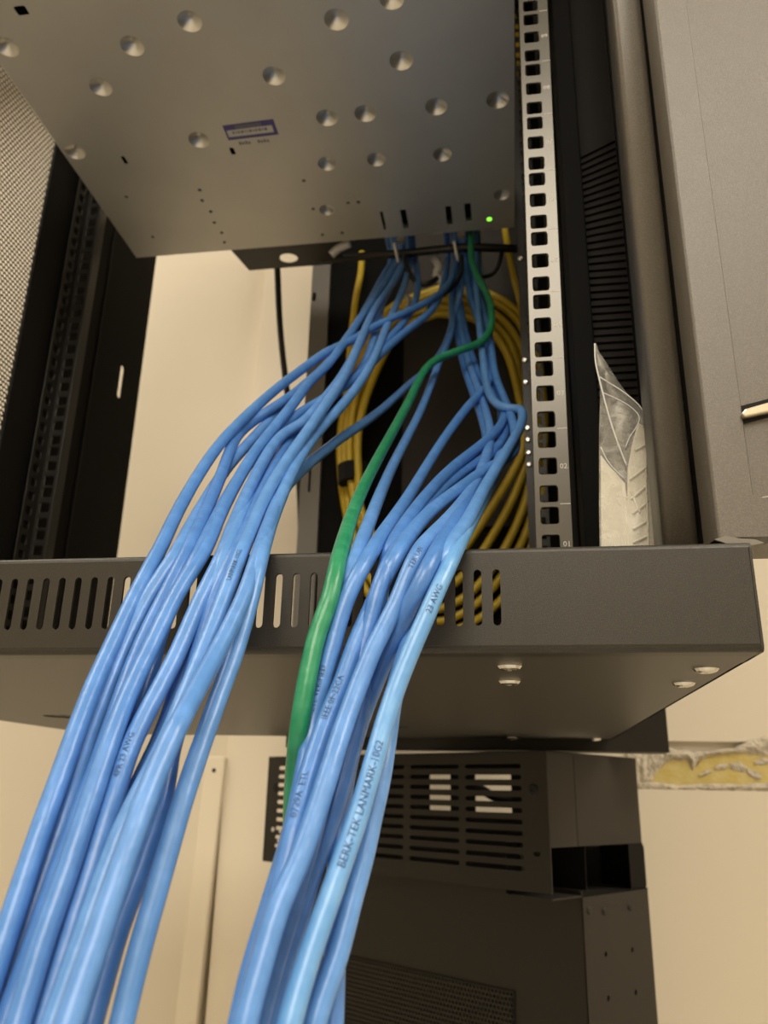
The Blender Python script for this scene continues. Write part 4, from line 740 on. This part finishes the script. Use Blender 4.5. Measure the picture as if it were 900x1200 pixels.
obj('cover_side', plate(rect(.0016, zs, s1-.0012, zc1), [], lambda u, v, w: lb(w, u, v), .0014), M['box_side'], LOW)
obj('body_side', plate(rect(s1+.0008, zs, s2, zc1), [], lambda u, v, w: lb(w+.0006, u, v), .0014), M['box_side'], LOW)
obj('dark_backing', join(([lb(l, s, z) for l in (.004, .03) for s in (s1-.008, s1+.010) for z in (zs+.001, zc1-.001)], [(0, 1, 3, 2), (4, 5, 7, 6), (0, 1, 5, 4), (2, 3, 7, 6), (0, 2, 6, 4), (1, 3, 7, 5)])), M['hole'], LOW)  # black block added behind the side seam so its gap looks dark
obj('top_panel', plate(rect(0, 0, .416, .060), [], lambda u, v, w: lb(u, v, zc1-.0014+w), .0014), M['box'], LOW)
# black sheet added to darken the vents, two openings let the bright wall show
s_in = .060
def rr_(x0, y0, x1, y1):
    a = onL(x0, y0, s_in); b = onL(x1, y1, s_in); return rect(min(a[0], b[0]), min(a[1], b[1]), max(a[0], b[0]), max(a[1], b[1]))
obj('vent_blackout', plate(rect(.002, zc0, .414, zc1-.002), [rr_(503, 907, 528, 953), rr_(556, 907, 600, 953)], lambda u, v, w: lb(u, s_in+w, v), .0014), M['black'], LOW)
P = [aY(x, y, 1.0) for x, y in ((552, 920), (566, 926), (580, 934), (604, 938))]
obj('dark_blob', tube(P, .005, 8, 4), M['hole'], LOW)  # made-up dark bar breaking up the bright wall behind the vents
# body under the cover
zb = onS(682, 1050, )[1]
S0 = .048
obj('body_front', plate(rect(0, -.46, .416, zb+.004), [], lambda u, v, w: lb(u, S0+w, v), .0014), M['box'], LOW)
s_e = onS(759, 1043)[0]
sh = []
for p in ((710, 1118), (741, 1113), (713, 1170), (745, 1163)): a = onS(*p); sh.append(circ(a[0], a[1], .0024, 10))
obj('body_side', plate(rect(S0, -.46, s_e, zb), sh, lambda u, v, w: lb(w, u, v), .0014), M['box_side'], LOW)
for p in ((690, 1067), (708, 1068), (738, 1063)):
    a = onS(*p); screw('screw', lb(0, a[0], a[1]), tuple(-LV), .0034, M['box_side'], LOW)
obj('body_top', plate(rect(.0, S0, .40, s_e), [], lambda u, v, w: lb(u, v, zb+w-.0014), .0014), M['black'], LOW)  # black floor added to keep the bottom of the recess dark
obj('dark_backing', [lb(l, s, z) for l in (.004, .006) for s in (S0+.002, s_e) for z in (-.45, zb-.002)] and ([lb(l, s, z) for l in (.004, .006) for s in (S0+.002, s_e) for z in (-.45, zb-.002)], [(0, 1, 3, 2), (4, 5, 7, 6), (0, 1, 5, 4), (2, 3, 7, 6), (0, 2, 6, 4), (1, 3, 7, 5)]), M['hole'], LOW)  # black backing added so the side holes look unlit
# dark side recess
e_ = .050
def Lbox(l0, s0, z0, l1, s1_, z1): 
    return [lb(l, s, z) for l in (l0, l1) for s in (s0, s1_) for z in (z0, z1)], [(0, 1, 3, 2), (4, 5, 7, 6), (0, 1, 5, 4), (2, 3, 7, 6), (0, 2, 6, 4), (1, 3, 7, 5)]
obj('recess_back', join(Lbox(e_, .002, zb, e_+.002, s_e, zs+.002), Lbox(.002, s_e-.002, zb, e_, s_e, zs)), M['black'], LOW)
obj('recess_frame', plate([(s_e-.030, zs), (s_e-.002, zs), (s_e+.0015, zs-.004), (s_e+.0015, zb+.002), (s_e-.001, zb), (s_e-.030, zb)], [], lambda u, v, w: lb(.0014+w, u, v), .0014), M['black'], LOW)
obj('recess_bracket', Lbox(.0485, .022, zb+.008, .0495, .070, zs), M['box_side'], LOW)
obj('shelf_lip', Lbox(.0, .0, zb-.001, .05, .05, zb+.0004), M['box'], LOW)
for p in ((672, 1013), (661, 1038), (683, 1037)):
    a = onS(*p, .0478); screw('screw', lb(.0478, a[0], a[1]), tuple(-LV), .0016, M['chrome'], LOW)
a = onL(625, 926); screw('thumb_screw', lb(a[0], 0, a[1]), tuple(-RV), .0055, M['velcro'], LOW)
a = onL(323, 922); screw('thumb_screw', lb(a[0], 0, a[1]), tuple(-RV), .0055, M['velcro'], LOW)
for p in ((320, 972), (329, 974), (327, 985), (328, 994)):
    a = onL(*p); screw('cage_nut', lb(min(a[0], .412), 0, a[1]), tuple(-RV), .0028, M['white_plastic'], LOW)
# perforated lower front
l1 = onL(603, 1165, S0-.001)[0]; ztop = onL(500, 1139, S0-.001)[1]
g = obj('perforated_panel', perf(l1, -.36, .40, ztop, .0045, .0045, .0016, lambda u, v, w: lb(u, S0-.0024+w, v), .0016), M['box'], LOW); g['kind'] = 'stuff'
obj('mesh_backing', Lbox(l1, S0-.0008, -.36, .40, S0-.0002, ztop), M['hole'], LOW)

for o in S.objects:
    if '_o' in o: del o['_o']
